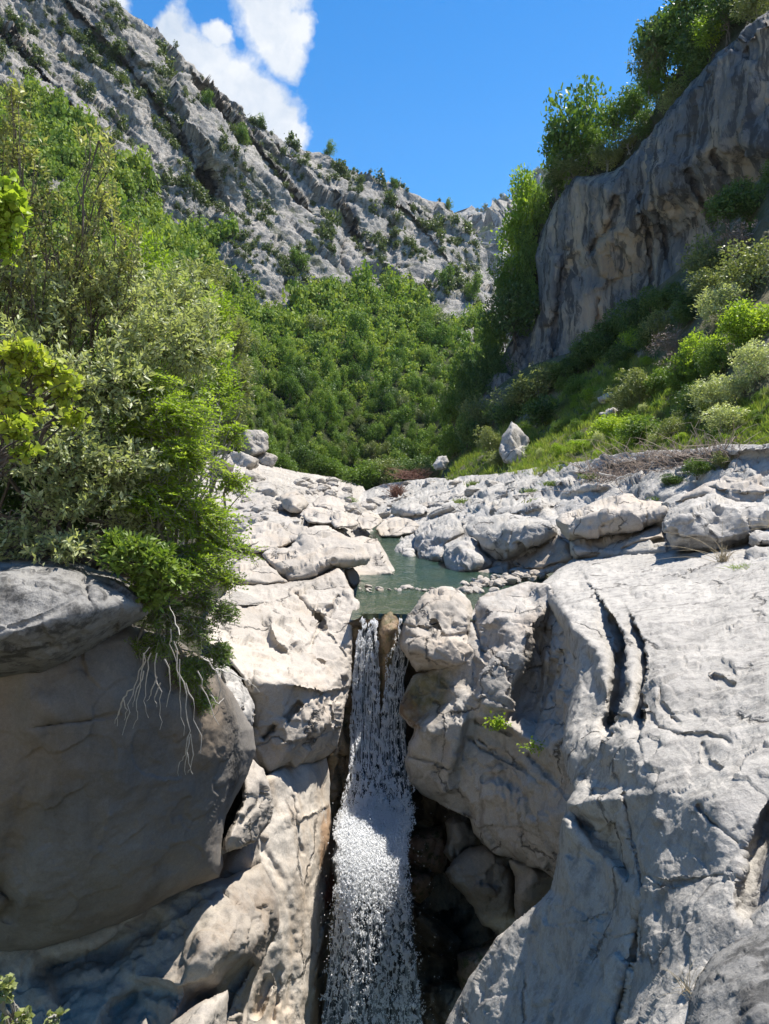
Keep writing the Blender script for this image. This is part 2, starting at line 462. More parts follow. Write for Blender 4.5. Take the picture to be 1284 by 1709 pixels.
# ---------------------------------------------------------------- the gorge floor and walls (setting)
def S(name, kind=None, label=None, cat='rock', group=None, **k):
    ext = lambda P: [(p[0] - 300 if p[0] <= -130 else p[0] + 300 if p[0] >= 1440 else p[0],) + tuple(p[1:]) for p in P]   # carry the ground on well past the frame
    k['outline'] = ext(k['outline']); k['pts'] = ext(k.get('pts', ())); k['lines'] = [ext(l) for l in k.get('lines', ())]
    o = sculpt(name, **k)
    if kind: o['kind'] = kind
    else: tag(o, label, cat, group)
    return o

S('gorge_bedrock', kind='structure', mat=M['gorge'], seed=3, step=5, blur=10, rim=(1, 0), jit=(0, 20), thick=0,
  outline=[(-160, 1150), (250, 1150), (500, 1075), (575, 1040), (600, 1034), (662, 1034), (700, 1060), (760, 1110), (900, 1120), (1100, 1200), (1450, 1200), (1450, 1900), (-160, 1900)],
  pts=[(-160, 1150, 12), (-160, 1900, 10), (300, 1150, 15), (300, 1900, 12), (560, 1050, 16.9), (600, 1034, 16.72), (662, 1034, 16.72), (700, 1060, 16.9), (560, 1400, 16.6), (640, 1200, 16.9), (640, 1400, 17.0),
       (640, 1800, 16.5), (700, 1250, 17.2), (720, 1370, 18.6), (760, 1500, 18.0), (740, 1650, 17.5), (800, 1700, 16.5), (900, 1400, 17), (1100, 1300, 16), (1450, 1300, 14), (1450, 1900, 12), (540, 1800, 15.5)],
  noise=[('c', 1.1, .35), ('f', .6, .25), ('c', .35, .1)])

# ---------------------------------------------------------------- left bank
S('overhanging_boulder', label='lichen-spotted grey boulder jutting out at the left edge beneath the silvery bush', cat='boulder', mat=M['lichened'], seed=11, step=2.4, blur=9, rim=(26, .45), thick=2.2, jit=(2.5, 40),
  outline=[(-140, 950), (-60, 938), (0, 935), (100, 933), (140, 941), (165, 953), (200, 960), (232, 984), (249, 1008), (246, 1024), (226, 1038), (180, 1064), (120, 1100), (66, 1125), (0, 1131), (-140, 1128)],
  pts=[(-140, 950, 7.4), (0, 935, 7.6), (100, 933, 7.7), (200, 962, 7.7), (249, 1010, 7.5), (-140, 1128, 7.0), (0, 1131, 7.1), (100, 1108, 7.2), (180, 1065, 7.3)],
  lines=[[(-140, 985, 6.75), (20, 970, 6.75), (90, 966, 6.85), (150, 985, 6.95)], [(-140, 1070, 6.4), (20, 1062, 6.4), (100, 1035, 6.55), (170, 1010, 6.9), (215, 1005, 7.1)]],
  feats=[('g', [(150, 940), (143, 975), (150, 1000)], 7, .12), ('g', [(0, 1052), (60, 1035), (120, 1005), (145, 985)], 4, .03)],
  noise=[('f', .8, .10), ('c', .5, .05), ('f', .12, .02)])

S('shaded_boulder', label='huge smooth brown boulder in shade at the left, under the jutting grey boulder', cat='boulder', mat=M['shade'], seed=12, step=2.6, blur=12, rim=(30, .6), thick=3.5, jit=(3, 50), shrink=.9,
  outline=[(-140, 1080), (0, 1076), (100, 1060), (215, 1040), (300, 1070), (345, 1105), (390, 1160), (424, 1215), (428, 1250), (412, 1300), (380, 1362), (372, 1410), (374, 1445), (366, 1464), (325, 1478), (280, 1497), (240, 1522), (200, 1540), (130, 1565), (60, 1587), (0, 1588), (-140, 1580)],
  pts=[(-140, 1080, 7.6), (0, 1076, 7.6), (215, 1045, 8.0), (345, 1105, 8.9), (425, 1215, 9.9), (412, 1300, 9.9), (374, 1445, 9.5), (280, 1497, 8.9), (130, 1565, 8.4), (0, 1588, 8.2), (-140, 1580, 8.0), (60, 1180, 7.2), (200, 1160, 7.6), (300, 1180, 8.2), (370, 1250, 8.9)],
  lines=[[(-140, 1300, 7.15), (60, 1300, 7.25), (200, 1290, 7.65), (300, 1300, 8.3), (345, 1330, 8.8)], [(-140, 1480, 7.4), (60, 1490, 7.5), (180, 1450, 7.8), (290, 1410, 8.4)]],
  feats=[('g', [(80, 1220), (40, 1330), (10, 1480)], 22, .10), ('g', [(55, 1212), (130, 1205), (200, 1192)], 2.5, .05), ('g', [(0, 1480), (20, 1500), (10, 1530)], 14, .18), ('g', [(330, 1290), (310, 1380), (285, 1440)], 22, .10)],
  noise=[('f', 1.6, .14), ('f', .5, .05), ('c', .6, .03), ('f', .12, .012)])

S('rounded_outcrop', label='rounded grey outcrop with slanting furrows between the big shaded boulder and the pale bedrock', cat='rock', mat=M['grey'], seed=13, step=2.4, blur=4, rim=(18, .5), thick=2.0, jit=(3, 25),
  outline=[(335, 1095), (365, 1100), (392, 1122), (414, 1150), (424, 1178), (424, 1205), (412, 1240), (398, 1262), (384, 1272), (366, 1258), (352, 1240), (340, 1200), (328, 1150)],
  pts=[(335, 1095, 11.4), (392, 1122, 11.3), (424, 1190, 11.2), (398, 1262, 10.7), (366, 1258, 10.3), (352, 1230, 10.1), (330, 1150, 10.4), (370, 1150, 10.7), (395, 1190, 10.5), (375, 1215, 10.2)],
  feats=[('g', [(372, 1115), (368, 1150), (350, 1175)], 5, .18), ('g', [(415, 1165), (385, 1205), (352, 1237)], 3, .08), ('g', [(395, 1140), (380, 1180), (360, 1210)], 4, .08)],
  noise=[('c', .4, .14), ('f', .25, .06), ('r', .12, .03, (.5, 1, 2))])

S('pale_outcrop', label='pale scalloped bedrock outcrop left of the waterfall lip', cat='rock', mat=M['pale'], seed=14, step=2.0, blur=1.7, rim=(9, .28), thick=3.0, jit=(2.5, 18), shrink=.9,
  outline=[(300, 1010), (340, 975), (379, 979), (438, 975), (477, 972), (497, 971), (519, 968), (542, 958), (564, 948), (575, 957), (578, 970), (589, 985), (591, 997), (601, 1004), (600, 1018), (592, 1035), (589, 1058), (588, 1103), (587, 1136), (581, 1159), (575, 1192), (570, 1217), (563, 1248), (547, 1262), (519, 1274), (480, 1281), (452, 1299), (438, 1285), (418, 1268), (414, 1245), (416, 1225), (421, 1209), (422, 1170), (405, 1130), (375, 1095), (335, 1070), (305, 1040)],
  pts=[(300, 1010, 15.6), (340, 975, 17.6), (438, 975, 18.6), (519, 968, 19.0), (564, 950, 19.6), (601, 1004, 17.6), (590, 1035, 16.8), (589, 1103, 16.0), (581, 1159, 15.4), (566, 1230, 14.8), (500, 985, 18.4), (560, 985, 18.4), (575, 1010, 17.6),
       (335, 1070, 13.2), (570, 1080, 16.0), (560, 1030, 17.0), (547, 1262, 14.9), (519, 1274, 14.4), (452, 1299, 13.2)],
  lines=[[(372, 1010, 16.6), (396, 1008, 16.6), (425, 1018, 16.5), (455, 1012, 16.9), (490, 1022, 16.9), (502, 1036, 16.5), (497, 1068, 15.4)],
         [(380, 1000, 16.9), (420, 1004, 17.1), (450, 1002, 17.3), (490, 1010, 17.3), (515, 1030, 17.0)],
         [(452, 1044, 15.6), (460, 1066, 15.0), (478, 1082, 14.8), (500, 1090, 14.9)],
         [(440, 1042, 16.0), (448, 1068, 15.5), (466, 1085, 15.1)],
         [(340, 1050, 14.0), (376, 1066, 14.2), (413, 1091, 13.8), (452, 1089, 14.2), (486, 1097, 14.5), (519, 1108, 14.6), (559, 1131, 15.0)],
         [(370, 1050, 14.8), (410, 1072, 14.8), (440, 1074, 15.0), (486, 1084, 15.1), (530, 1096, 15.3)],
         [(385, 1130, 12.3), (407, 1147, 12.4), (438, 1138, 12.7), (475, 1142, 12.9), (491, 1128, 13.2), (508, 1147, 13.2), (542, 1156, 13.9), (561, 1133, 14.9), (578, 1140, 15.5)],
         [(415, 1195, 12.9), (440, 1200, 12.9), (475, 1198, 13.1), (503, 1173, 13.4)],
         [(421, 1238, 12.9), (438, 1232, 12.9), (475, 1203, 13.0), (503, 1176, 13.2)],
         [(450, 1285, 12.9), (480, 1255, 12.9), (520, 1225, 13.3), (550, 1205, 13.9)],
         [(495, 1270, 13.6), (530, 1240, 14.0), (560, 1225, 14.6)]],
  feats=[('g', [(494, 993), (519, 1021), (533, 1030), (536, 1044), (525, 1063), (517, 1080)], 3, .22), ('g', [(564, 996), (547, 1021), (536, 1044)], 3, .25), ('g', [(539, 1049), (561, 1072), (578, 1097)], 2, .12), ('f', [(533, 1030), (537, 1046)], 6, .35),
         ('g', [(525, 1104), (540, 1108)], 5, .2), ('f', [(478, 1200), (500, 1176)], 4.5, .35), ('f', [(440, 1230), (458, 1212)], 4.5, .3), ('s', [(505, 1148), (545, 1156), (570, 1150)], 18, .25), ('g', [(575, 1135), (572, 1170)], 5, .3), ('g', [(563, 1160), (548, 1175), (560, 1210)], 3, .2), ('s', [(500, 1235), (540, 1222), (570, 1212)], 14, .22)],
  noise=[('c', .9, .09), ('f', .5, .05), ('c', .22, .035), ('f', .1, .015)])

S('wedge_block', label='angular lit wedge of rock leaning against the lower right side of the shaded boulder', cat='rock', mat=M['pale'], seed=15, step=2.2, blur=2, rim=(9, .25), thick=1.4, jit=(2.5, 14),
  outline=[(416, 1262), (440, 1284), (449, 1305), (458, 1345), (452, 1372), (440, 1388), (425, 1406), (400, 1416), (370, 1424), (373, 1405), (388, 1375), (405, 1335), (404, 1300)],
  pts=[(416, 1262, 11.4), (449, 1305, 11.2), (458, 1345, 11.2), (425, 1406, 10.6), (370, 1424, 9.7), (388, 1375, 9.9), (404, 1310, 10.6)],
  lines=[[(412, 1270, 10.9), (408, 1330, 10.3), (385, 1395, 9.7)], [(430, 1300, 10.75), (425, 1350, 10.4), (400, 1400, 9.85)]],
  feats=[('f', [(400, 1345), (380, 1372)], 5, .2), ('g', [(440, 1330), (405, 1372)], 4, .12)],
  noise=[('c', .35, .07), ('f', .15, .025)])
S('recess_rock', label='grey rock in the shadowed recess between the lit wedge and the twisted ledge', cat='rock', mat=M['cave'], seed=19, step=2.4, blur=3, rim=(8, .3), thick=1.0, jit=(2, 14),
  outline=[(352, 1420), (380, 1395), (420, 1385), (448, 1392), (452, 1440), (430, 1478), (390, 1490), (355, 1485)],
  pts=[(352, 1420, 11.4), (420, 1385, 11.8), (452, 1440, 11.9), (390, 1490, 11.0), (400, 1430, 11.1), (355, 1485, 10.9)], noise=[('c', .5, .08), ('f', .2, .03)])

S('lower_ledge', label='twisted rock ledge below the shaded boulder, its outer lip in sun', cat='rock', mat=M['cave'], seed=16, step=2.4, blur=5, rim=(14, .3), thick=3.2, jit=(3, 30), shrink=.9,
  outline=[(-140, 1560), (60, 1575), (180, 1535), (280, 1490), (340, 1466), (378, 1466), (405, 1452), (436, 1441), (450, 1465), (464, 1498), (466, 1530), (463, 1555), (448, 1582), (440, 1600), (424, 1630), (414, 1670), (410, 1780), (-140, 1780)],
  pts=[(-140, 1560, 8.6), (60, 1575, 9.1), (280, 1490, 9.9), (378, 1462, 10.4), (436, 1441, 11.0), (464, 1500, 10.9), (-140, 1780, 8.0), (100, 1780, 7.9), (300, 1780, 8.4), (410, 1780, 9.6), (414, 1670, 10.1), (446, 1590, 10.6), (100, 1660, 8.9), (200, 1620, 9.1), (420, 1540, 10.0)],
  lines=[[(378, 1474, 10.1), (398, 1510, 9.7), (402, 1545, 9.3), (380, 1568, 9.0), (345, 1580, 8.7), (312, 1610, 8.55), (300, 1648, 8.5)],
         [(440, 1560, 10.0), (416, 1590, 9.5), (380, 1598, 9.0), (350, 1625, 8.7), (312, 1655, 8.6)],
         [(440, 1598, 10.2), (405, 1620, 9.8), (370, 1645, 9.4), (325, 1672, 9.1)], [(300, 1530, 9.7), (330, 1555, 9.3), (300, 1600, 9.0)]],
  feats=[('g', [(415, 1610), (385, 1660), (350, 1720)], 7, .3), ('g', [(440, 1610), (420, 1650), (400, 1720)], 5, .2), ('g', [(70, 1620), (180, 1590), (260, 1540)], 16, .25), ('g', [(190, 1690), (240, 1650), (290, 1660)], 12, .2)],
  noise=[('f', .8, .16), ('c', .5, .06), ('f', .15, .025)])

S('low_wedge', label='small lit wedge of rock at the bottom edge below the twisted ledge', cat='rock', mat=M['pale'], seed=17, step=2.4, blur=3, rim=(10, .2), thick=1.0,
  outline=[(270, 1720), (300, 1697), (338, 1670), (380, 1653), (380, 1700), (372, 1760), (260, 1770)],
  pts=[(270, 1720, 8.2), (338, 1670, 8.4), (380, 1653, 8.8), (372, 1760, 8.4), (260, 1770, 7.9), (335, 1720, 8.0)], noise=[('c', .4, .06), ('f', .2, .03)])

M['fallwall'] = rock_mat('rust_stained_limestone', (.60, .55, .48), (.48, .43, .37), (.32, .28, .235), lich=(.58, .76), lich_amt=.55, bump=.3, warm=(.46, .34, .22, .5), crack=.3, streak=(2.2, .25, (.38, .29, .20), .5, .5, .7),
  spots=[(W(552, 1480, 14.4), .62, (.26, .065, .035), .9), (W(548, 1400, 14.6), .8, (.42, .25, .13), .75), (W(532, 1620, 13.7), 1.1, (.40, .27, .15), .8), (W(525, 1700, 13.3), .8, (.38, .25, .15), .8)])
S('waterfall_wall', label='smooth pale rock wall with rust-red stains on the left flank of the waterfall', cat='rock', mat=M['fallwall'], seed=18, step=2.2, blur=4, rim=(9, .25), thick=2.5, jit=(2, 22), shrink=.9,
  outline=[(440, 1300), (470, 1278), (510, 1272), (545, 1262), (550, 1290), (551, 1340), (555, 1375), (563, 1420), (566, 1455), (566, 1500), (560, 1535), (554, 1570), (545, 1620), (539, 1690), (532, 1790), (385, 1790), (402, 1680), (425, 1600), (452, 1570), (450, 1520), (432, 1450), (425, 1400), (440, 1360)],
  pts=[(440, 1300, 12.4), (480, 1280, 13.4), (545, 1275, 15.0), (553, 1375, 14.9), (566, 1450, 15.1), (563, 1520, 14.8), (545, 1620, 14.0), (537, 1700, 13.7), (530, 1790, 13.4), (385, 1790, 10.2), (402, 1680, 10.7), (430, 1590, 11.2), (428, 1420, 11.6),
       (470, 1330, 12.8), (445, 1400, 11.9), (470, 1500, 11.7), (470, 1600, 11.5), (440, 1700, 11.0), (500, 1295, 13.6)],
  lines=[[(478, 1310, 13.0), (492, 1345, 12.9), (500, 1420, 12.7), (507, 1520, 12.5), (512, 1620, 12.2), (503, 1700, 11.7), (490, 1790, 11.2)], [(520, 1345, 13.8), (535, 1420, 14.0), (540, 1500, 13.8), (530, 1600, 13.2), (520, 1700, 12.8)]],
  feats=[('g', [(488, 1330), (498, 1400), (506, 1425)], 2.5, .12), ('g', [(560, 1520), (535, 1548), (525, 1590)], 2.5, .14), ('g', [(552, 1560), (535, 1590), (520, 1628)], 3, .22), ('g', [(543, 1610), (522, 1645), (512, 1700)], 3, .2), ('s', [(548, 1345), (525, 1360), (500, 1372)], 12, -.14), ('g', [(450, 1640), (430, 1690)], 7, .25), ('g', [(468, 1620), (455, 1700)], 5, .15),
         ('g', [(440, 1420), (475, 1480), (490, 1580), (480, 1680)], 8, .1), ('g', [(545, 1430), (515, 1480), (512, 1540)], 3, .06)],
  noise=[('f', .9, .12), ('r', .4, .03, (1, 1, 3)), ('f', .15, .02)])

# ---------------------------------------------------------------- right bank of the fall
S('lip_boulder', label='pale rounded boulder perched right beside the lip of the waterfall', cat='boulder', mat=M['pale'], seed=21, step=2.0, blur=2.2, rim=(11, .4), thick=1.6, jit=(2.5, 14),
  outline=[(667, 1078), (668, 1062), (676, 1037), (690, 1015), (704, 995), (721, 982), (746, 978), (768, 985), (786, 1003), (791, 1030), (783, 1056), (803, 1062), (806, 1096), (797, 1122), (760, 1124), (732, 1120), (696, 1121), (686, 1110), (680, 1098)],
  pts=[(667, 1070, 16.2), (704, 995, 17.0), (746, 978, 17.3), (786, 1003, 17.0), (791, 1040, 16.2), (803, 1070, 15.9), (800, 1120, 15.5), (732, 1121, 15.3), (690, 1115, 15.5), (682, 1098, 15.6)],
  lines=[[(680, 1042, 16.0), (712, 1010, 16.2), (735, 1020, 15.9), (730, 1048, 15.5)], [(672, 1078, 15.4), (700, 1065, 15.1), (725, 1052, 15.3), (740, 1060, 15.3), (775, 1058, 15.6)],
         [(685, 1085, 15.05), (712, 1085, 14.9), (740, 1068, 15.0), (778, 1070, 15.3)], [(715, 1100, 14.85), (732, 1108, 14.8), (770, 1108, 15.0), (800, 1098, 15.3)], [(735, 1000, 16.4), (760, 1000, 16.4), (775, 1025, 16.0), (760, 1050, 15.6)]],
  feats=[('g', [(675, 1045), (715, 1050), (728, 1045), (740, 1062), (775, 1060), (790, 1058)], 2.5, .16), ('f', [(724, 1040), (730, 1050)], 5, .25), ('s', [(690, 1100), (720, 1103), (765, 1106)], 9, .16), ('f', [(785, 1060), (780, 1068)], 5, .2)],
  noise=[('c', .5, .10), ('f', .3, .05), ('c', .18, .03)])

M['rightwall'] = rock_mat('fluted_limestone', (.50, .465, .42), (.38, .355, .32), (.22, .205, .18), lich=(.54, .72), lich_amt=.6, bump=.45, crack=.6, warm=(.42, .33, .25, .4), streak=(2.6, .3, (.16, .13, .10), .6, .52, .68),
  spots=[(W(700, 1150, 15.0), .85, (.17, .14, .045), .85), (W(672, 1195, 15.1), .5, (.15, .085, .04), .8)])
S('undercut_outcrop', label='undercut rock outcrop right of the waterfall with a fluted hollow and a mossy corner', cat='rock', mat=M['rightwall'], seed=22, step=2.2, blur=2.8, rim=(10, .35), thick=3.0, jit=(2.5, 18), shrink=.92,
  outline=[(690, 1126), (730, 1112), (770, 1085), (784, 1030), (800, 996), (820, 988), (845, 982), (880, 970), (915, 975), (945, 1003), (965, 1045), (985, 1096), (990, 1129), (985, 1174), (980, 1213), (980, 1253), (985, 1305), (980, 1340), (965, 1400), (955, 1450), (936, 1472), (919, 1462), (900, 1449), (869, 1440), (847, 1432), (824, 1423), (807, 1407), (790, 1390), (785, 1367), (760, 1355), (727, 1338), (705, 1327), (682, 1306), (676, 1270), (683, 1240), (695, 1216), (682, 1208), (667, 1191), (668, 1175), (680, 1145)],
  pts=[Z(845, 984, .5), Z(880, 972, .6), Z(800, 1000, .38), Z(830, 1030, .25), (800, 1080, 15.4), (720, 1118, 15.4),
       (668, 1180, 15.2), (690, 1140, 15.3), (735, 1134, 15.2), (797, 1132, 15.0), (682, 1205, 15.1), (730, 1180, 14.95), (795, 1150, 14.85),
       (679, 1300, 15.0), (705, 1325, 15.1), (740, 1335, 14.8), (785, 1360, 14.6), (676, 1265, 15.0), (720, 1270, 14.4), (735, 1240, 14.35),
       (900, 1105, 15.3), (885, 1150, 15.0), (920, 1140, 14.5), (938, 1195, 12.7), (895, 1200, 14.2), (865, 1190, 14.6), (990, 1129, 11.3), (980, 1253, 9.8), (965, 1045, 13.2), (985, 1340, 9.4), (960, 1420, 10.5)],
  lines=[[(912, 985, 16.0), (911, 1006, 15.4), (899, 1032, 14.9), (887, 1057, 14.6), (861, 1073, 14.5), (830, 1098, 14.3), (803, 1124, 14.2)],
         [(887, 1057, 14.6), (872, 1105, 14.2), (853, 1155, 13.95), (836, 1203, 13.7)], [(920, 1018, 15.7), (908, 1050, 15.6), (888, 1100, 15.1), (868, 1150, 14.8), (850, 1200, 14.3)],
         [(932, 1050, 14.6), (952, 1105, 13.2), (956, 1140, 12.4), (950, 1180, 11.7)],
         [(803, 1128, 14.15), (800, 1163, 14.0), (801, 1198, 13.95), (820, 1204, 13.8), (850, 1212, 13.4), (895, 1243, 12.6), (945, 1290, 11.0)],
         [(803, 1206, 14.25), (820, 1212, 14.15), (848, 1222, 13.75), (890, 1254, 12.95), (935, 1298, 11.5)],
         [(700, 1218, 14.55), (716, 1214, 14.35), (740, 1196, 14.35), (785, 1168, 14.5)], [(716, 1224, 14.25), (745, 1214, 14.2), (783, 1186, 14.35)],
         [(777, 1204, 14.1), (765, 1240, 14.0), (752, 1276, 14.0), (745, 1320, 14.2)], [(788, 1204, 14.4), (779, 1240, 14.35), (768, 1276, 14.25), (764, 1320, 14.35)],
         [(795, 1262, 14.1), (790, 1300, 13.9), (795, 1350, 14.0)], [(830, 1275, 13.7), (860, 1320, 13.0), (900, 1370, 12.1), (940, 1400, 11.2)], [(800, 1372, 13.9), (840, 1400, 13.4), (890, 1415, 12.6), (930, 1440, 11.8)], [(850, 1428, 13.6), (900, 1446, 13.0)]],
  feats=[('g', [(795, 1010), (792, 1040), (802, 1070), (806, 1100)], 4, .25), ('g', [(803, 1170), (825, 1170), (838, 1178)], 1.8, .1), ('g', [(679, 1262), (710, 1268), (750, 1284)], 1.8, .13), ('f', [(796, 1204), (830, 1212), (850, 1222)], 5, .2),
         ('g', [(800, 1235), (840, 1262), (870, 1280), (905, 1310)], 3, .14), ('g', [(785, 1232), (800, 1248), (830, 1262)], 2.5, .12), ('s', [(820, 1375), (870, 1382), (905, 1398)], 12, .12), ('g', [(790, 1340), (830, 1330), (870, 1345)], 12, -.12), ('f', [(812, 1300), (840, 1296), (860, 1310)], 9, .14),
         ('g', [(896, 1050), (906, 1110), (895, 1170)], 3.5, .18), ('g', [(908, 1040), (922, 1100), (908, 1180)], 3.5, .2), ('g', [(920, 1050), (936, 1110), (925, 1170)], 3.5, .2), ('g', [(885, 1080), (880, 1110)], 5, .14), ('g', [(930, 1060), (946, 1110), (936, 1180)], 3.5, .2), ('f', [(885, 1260), (915, 1290), (950, 1330)], 6, .15),
         ('g', [(838, 1300), (845, 1340), (848, 1375)], 2.5, .06), ('g', [(852, 1305), (858, 1345), (858, 1380)], 2.5, .06), ('g', [(866, 1312), (872, 1350), (872, 1385)], 2.5, .06), ('g', [(880, 1330), (884, 1360), (886, 1392)], 2.5, .05)],
  noise=[('c', .6, .10), ('f', .4, .05), ('c', .2, .03), ('f', .1, .014)])

S('great_outcrop', label='broad sunlit grey-white rock mass sweeping down the lower right, scored by two deep grooves', cat='rock', mat=M['grey'], seed=23, step=2.2, blur=3.4, rim=(16, .5), thick=3.5, jit=(3, 25), shrink=.95, drop=1.5,
  outline=[(905, 972), (925, 955), (950, 936), (1000, 922), (1040, 905), (1100, 893), (1200, 895), (1290, 896), (1440, 900), (1440, 1800), (690, 1800), (742, 1709), (765, 1667), (790, 1622), (810, 1594), (830, 1564), (854, 1544), (884, 1519), (904, 1502), (920, 1485), (928, 1450), (932, 1420), (934, 1395), (939, 1368), (948, 1341), (958, 1320), (950, 1300), (938, 1253), (942, 1213), (951, 1174), (962, 1129), (958, 1096), (938, 1045), (913, 1004)],
  pts=[Z(950, 936, .75), Z(1000, 922, .95), Z(1100, 895, 1.3), Z(1290, 898, 1.7), Z(1440, 900, 1.9), Z(905, 972, .6), (913, 1004, 15.3), (938, 1045, 13.5), (958, 1096, 11.9), (962, 1129, 11.3), (951, 1174, 10.7), (942, 1213, 10.2), (938, 1253, 9.7), (950, 1300, 9.0),
       (925, 985, 15.4), (945, 1025, 13.2), Z(975, 1005, .9), Z(1045, 1035, 1.0), Z(1100, 1045, 1.08), Z(1180, 1000, 1.2), Z(1284, 1050, 1.38), Z(1440, 1050, 1.5), Z(1050, 960, 1.0),
       Z(1100, 1150, .98), Z(1160, 1150, 1.08), Z(1284, 1150, 1.32), Z(1160, 1260, .92), Z(1284, 1270, 1.2), Z(1440, 1260, 1.35), Z(1100, 1320, .72), Z(1200, 1340, .98), (1284, 1390, 5.0), (1440, 1400, 4.6),
       (948, 1341, 7.75), (939, 1368, 7.6), (932, 1420, 7.7), (920, 1485, 8.0), (884, 1519, 8.2), (830, 1564, 8.5), (790, 1622, 8.6), (742, 1709, 8.7), (690, 1800, 8.8),
       (975, 1600, 6.55), (900, 1650, 7.35), (1000, 1709, 5.6), (880, 1709, 7.2), (1000, 1800, 4.9), (1100, 1500, 5.35), (1130, 1600, 4.6), (1120, 1709, 4.0), (1200, 1450, 5.0), (1190, 1540, 4.5), (1284, 1600, 3.9), (1200, 1709, 3.7), (1440, 1709, 3.0), (1100, 1800, 3.6), (960, 1500, 7.15), (1010, 1520, 6.6), (1000, 1440, 7.15)],
  lines=[[(953, 1046, 12.4), (975, 1062, 11.6), (995, 1082, 10.9), (1008, 1110, 10.2), (1013, 1160, 9.3), (1012, 1205, 8.6), (1000, 1250, 8.0)],
         [(960, 1075, 12.1), (985, 1100, 11.2), (994, 1150, 10.2), (985, 1200, 9.5)],
         [(955, 1260, 9.0), (975, 1230, 8.9), (990, 1210, 8.9)], [(965, 1300, 8.6), (985, 1270, 8.3), (1005, 1240, 7.95), (1035, 1215, 7.7)],
         [(1090, 1060, Z(1090, 1060, 1.02)[2]), (1088, 1150, Z(1088, 1150, .92)[2]), (1086, 1200, Z(1086, 1200, .82)[2])]],
  feats=[('s', [(1030, 1040), (1045, 1062), (1048, 1100), (1045, 1148), (1034, 1180), (1022, 1212)], 42, 1.5), ('s', [(1066, 1052), (1078, 1075), (1080, 1110), (1077, 1150), (1074, 1198)], 17, 1.0), ('g', [(1034, 1105), (1032, 1160), (1020, 1215)], 12, .5), ('f', [(1025, 1205), (1045, 1200)], 9, .3),
         ('g', [(1104, 1150), (1101, 1170), (1110, 1185), (1130, 1205)], 4, .12), ('g', [(1080, 1190), (1100, 1215), (1130, 1228), (1180, 1225), (1215, 1237)], 3.5, .10), ('f', [(1190, 1128), (1206, 1134), (1222, 1142)], 4, .14),
         ('g', [(1172, 1240), (1175, 1265), (1200, 1280)], 3, .07), ('g', [(1020, 970), (1090, 962), (1130, 955), (1200, 952)], 2.2, .12), ('g', [(1050, 985), (1052, 995), (1085, 1000)], 4, .15),
         ('f', [(955, 1358), (975, 1372), (1000, 1380)], 11, .22), ('h', [(952, 1352), (1000, 1384), (1030, 1368), (1050, 1405), (1064, 1460), (1050, 1480), (1020, 1440), (985, 1410)], 12, .5),
         ('g', [(1040, 1325), (1050, 1360), (1056, 1400), (1066, 1430), (1073, 1465), (1074, 1510), (1068, 1550)], 3.5, .15), ('s', [(1052, 1400), (1062, 1430), (1070, 1465)], 14, .16),
         ('s', [(1070, 1540), (1060, 1585), (1048, 1630), (1034, 1690), (1020, 1790)], 28, .30), ('g', [(1068, 1550), (1058, 1600), (1044, 1650), (1028, 1709), (1015, 1790)], 6, .16),
         ('f', [(992, 1319), (1010, 1321)], 5.5, .12), ('g', [(1165, 1345), (1190, 1375), (1215, 1392), (1232, 1408)], 2.6, .09), ('g', [(1075, 1460), (1105, 1474), (1160, 1468), (1225, 1458)], 1.8, .05), ('g', [(990, 1560), (1030, 1566), (1062, 1555)], 1.5, .04), ('g', [(930, 1545), (980, 1538), (1010, 1525), (1018, 1460)], 1.5, .03),
         ('h', [(1300, 1310), (1262, 1370), (1240, 1415), (1236, 1450), (1228, 1470), (1222, 1520), (1235, 1550), (1262, 1550), (1300, 1500)], 10, .35),
         ('h', [(1090, 1400), (1130, 1380), (1175, 1395), (1195, 1440), (1150, 1465), (1100, 1462)], 25, .06)],
  noise=[('f', .9, .10), ('c', .45, .035), ('f', .3, .022), ('c', .13, .009), ('r', .05, .005)])

S('corner_boulder', label='rough speckled boulder cropped by the bottom right corner', cat='boulder', mat=M['lichened'], seed=24, step=2.6, blur=8, rim=(24, .35), thick=1.2, jit=(2, 30),
  outline=[(1140, 1800), (1143, 1709), (1150, 1670), (1165, 1630), (1190, 1597), (1220, 1575), (1250, 1560), (1290, 1535), (1440, 1480), (1440, 1800)],
  pts=[(1143, 1709, 3.5), (1150, 1670, 3.65), (1190, 1597, 3.95), (1290, 1535, 4.0), (1440, 1480, 4.0), (1140, 1800, 3.3), (1230, 1640, 3.4), (1280, 1709, 2.9), (1440, 1700, 2.6), (1200, 1740, 3.1), (1440, 1800, 2.4)],
  noise=[('f', .3, .05), ('c', .14, .018), ('f', .05, .008)])
S('crevice_stone', label='small smooth stone wedged at the bottom edge beside the speckled corner boulder', cat='stone', mat=M['grey'], seed=25, step=2.6, blur=4, rim=(8, .12), thick=.5,
  outline=[(1085, 1760), (1110, 1709), (1140, 1680), (1158, 1655), (1160, 1690), (1160, 1780)], pts=[(1085, 1760, 3.6), (1110, 1709, 3.8), (1158, 1655, 3.9), (1160, 1780, 3.5)], noise=[('f', .2, .02)])

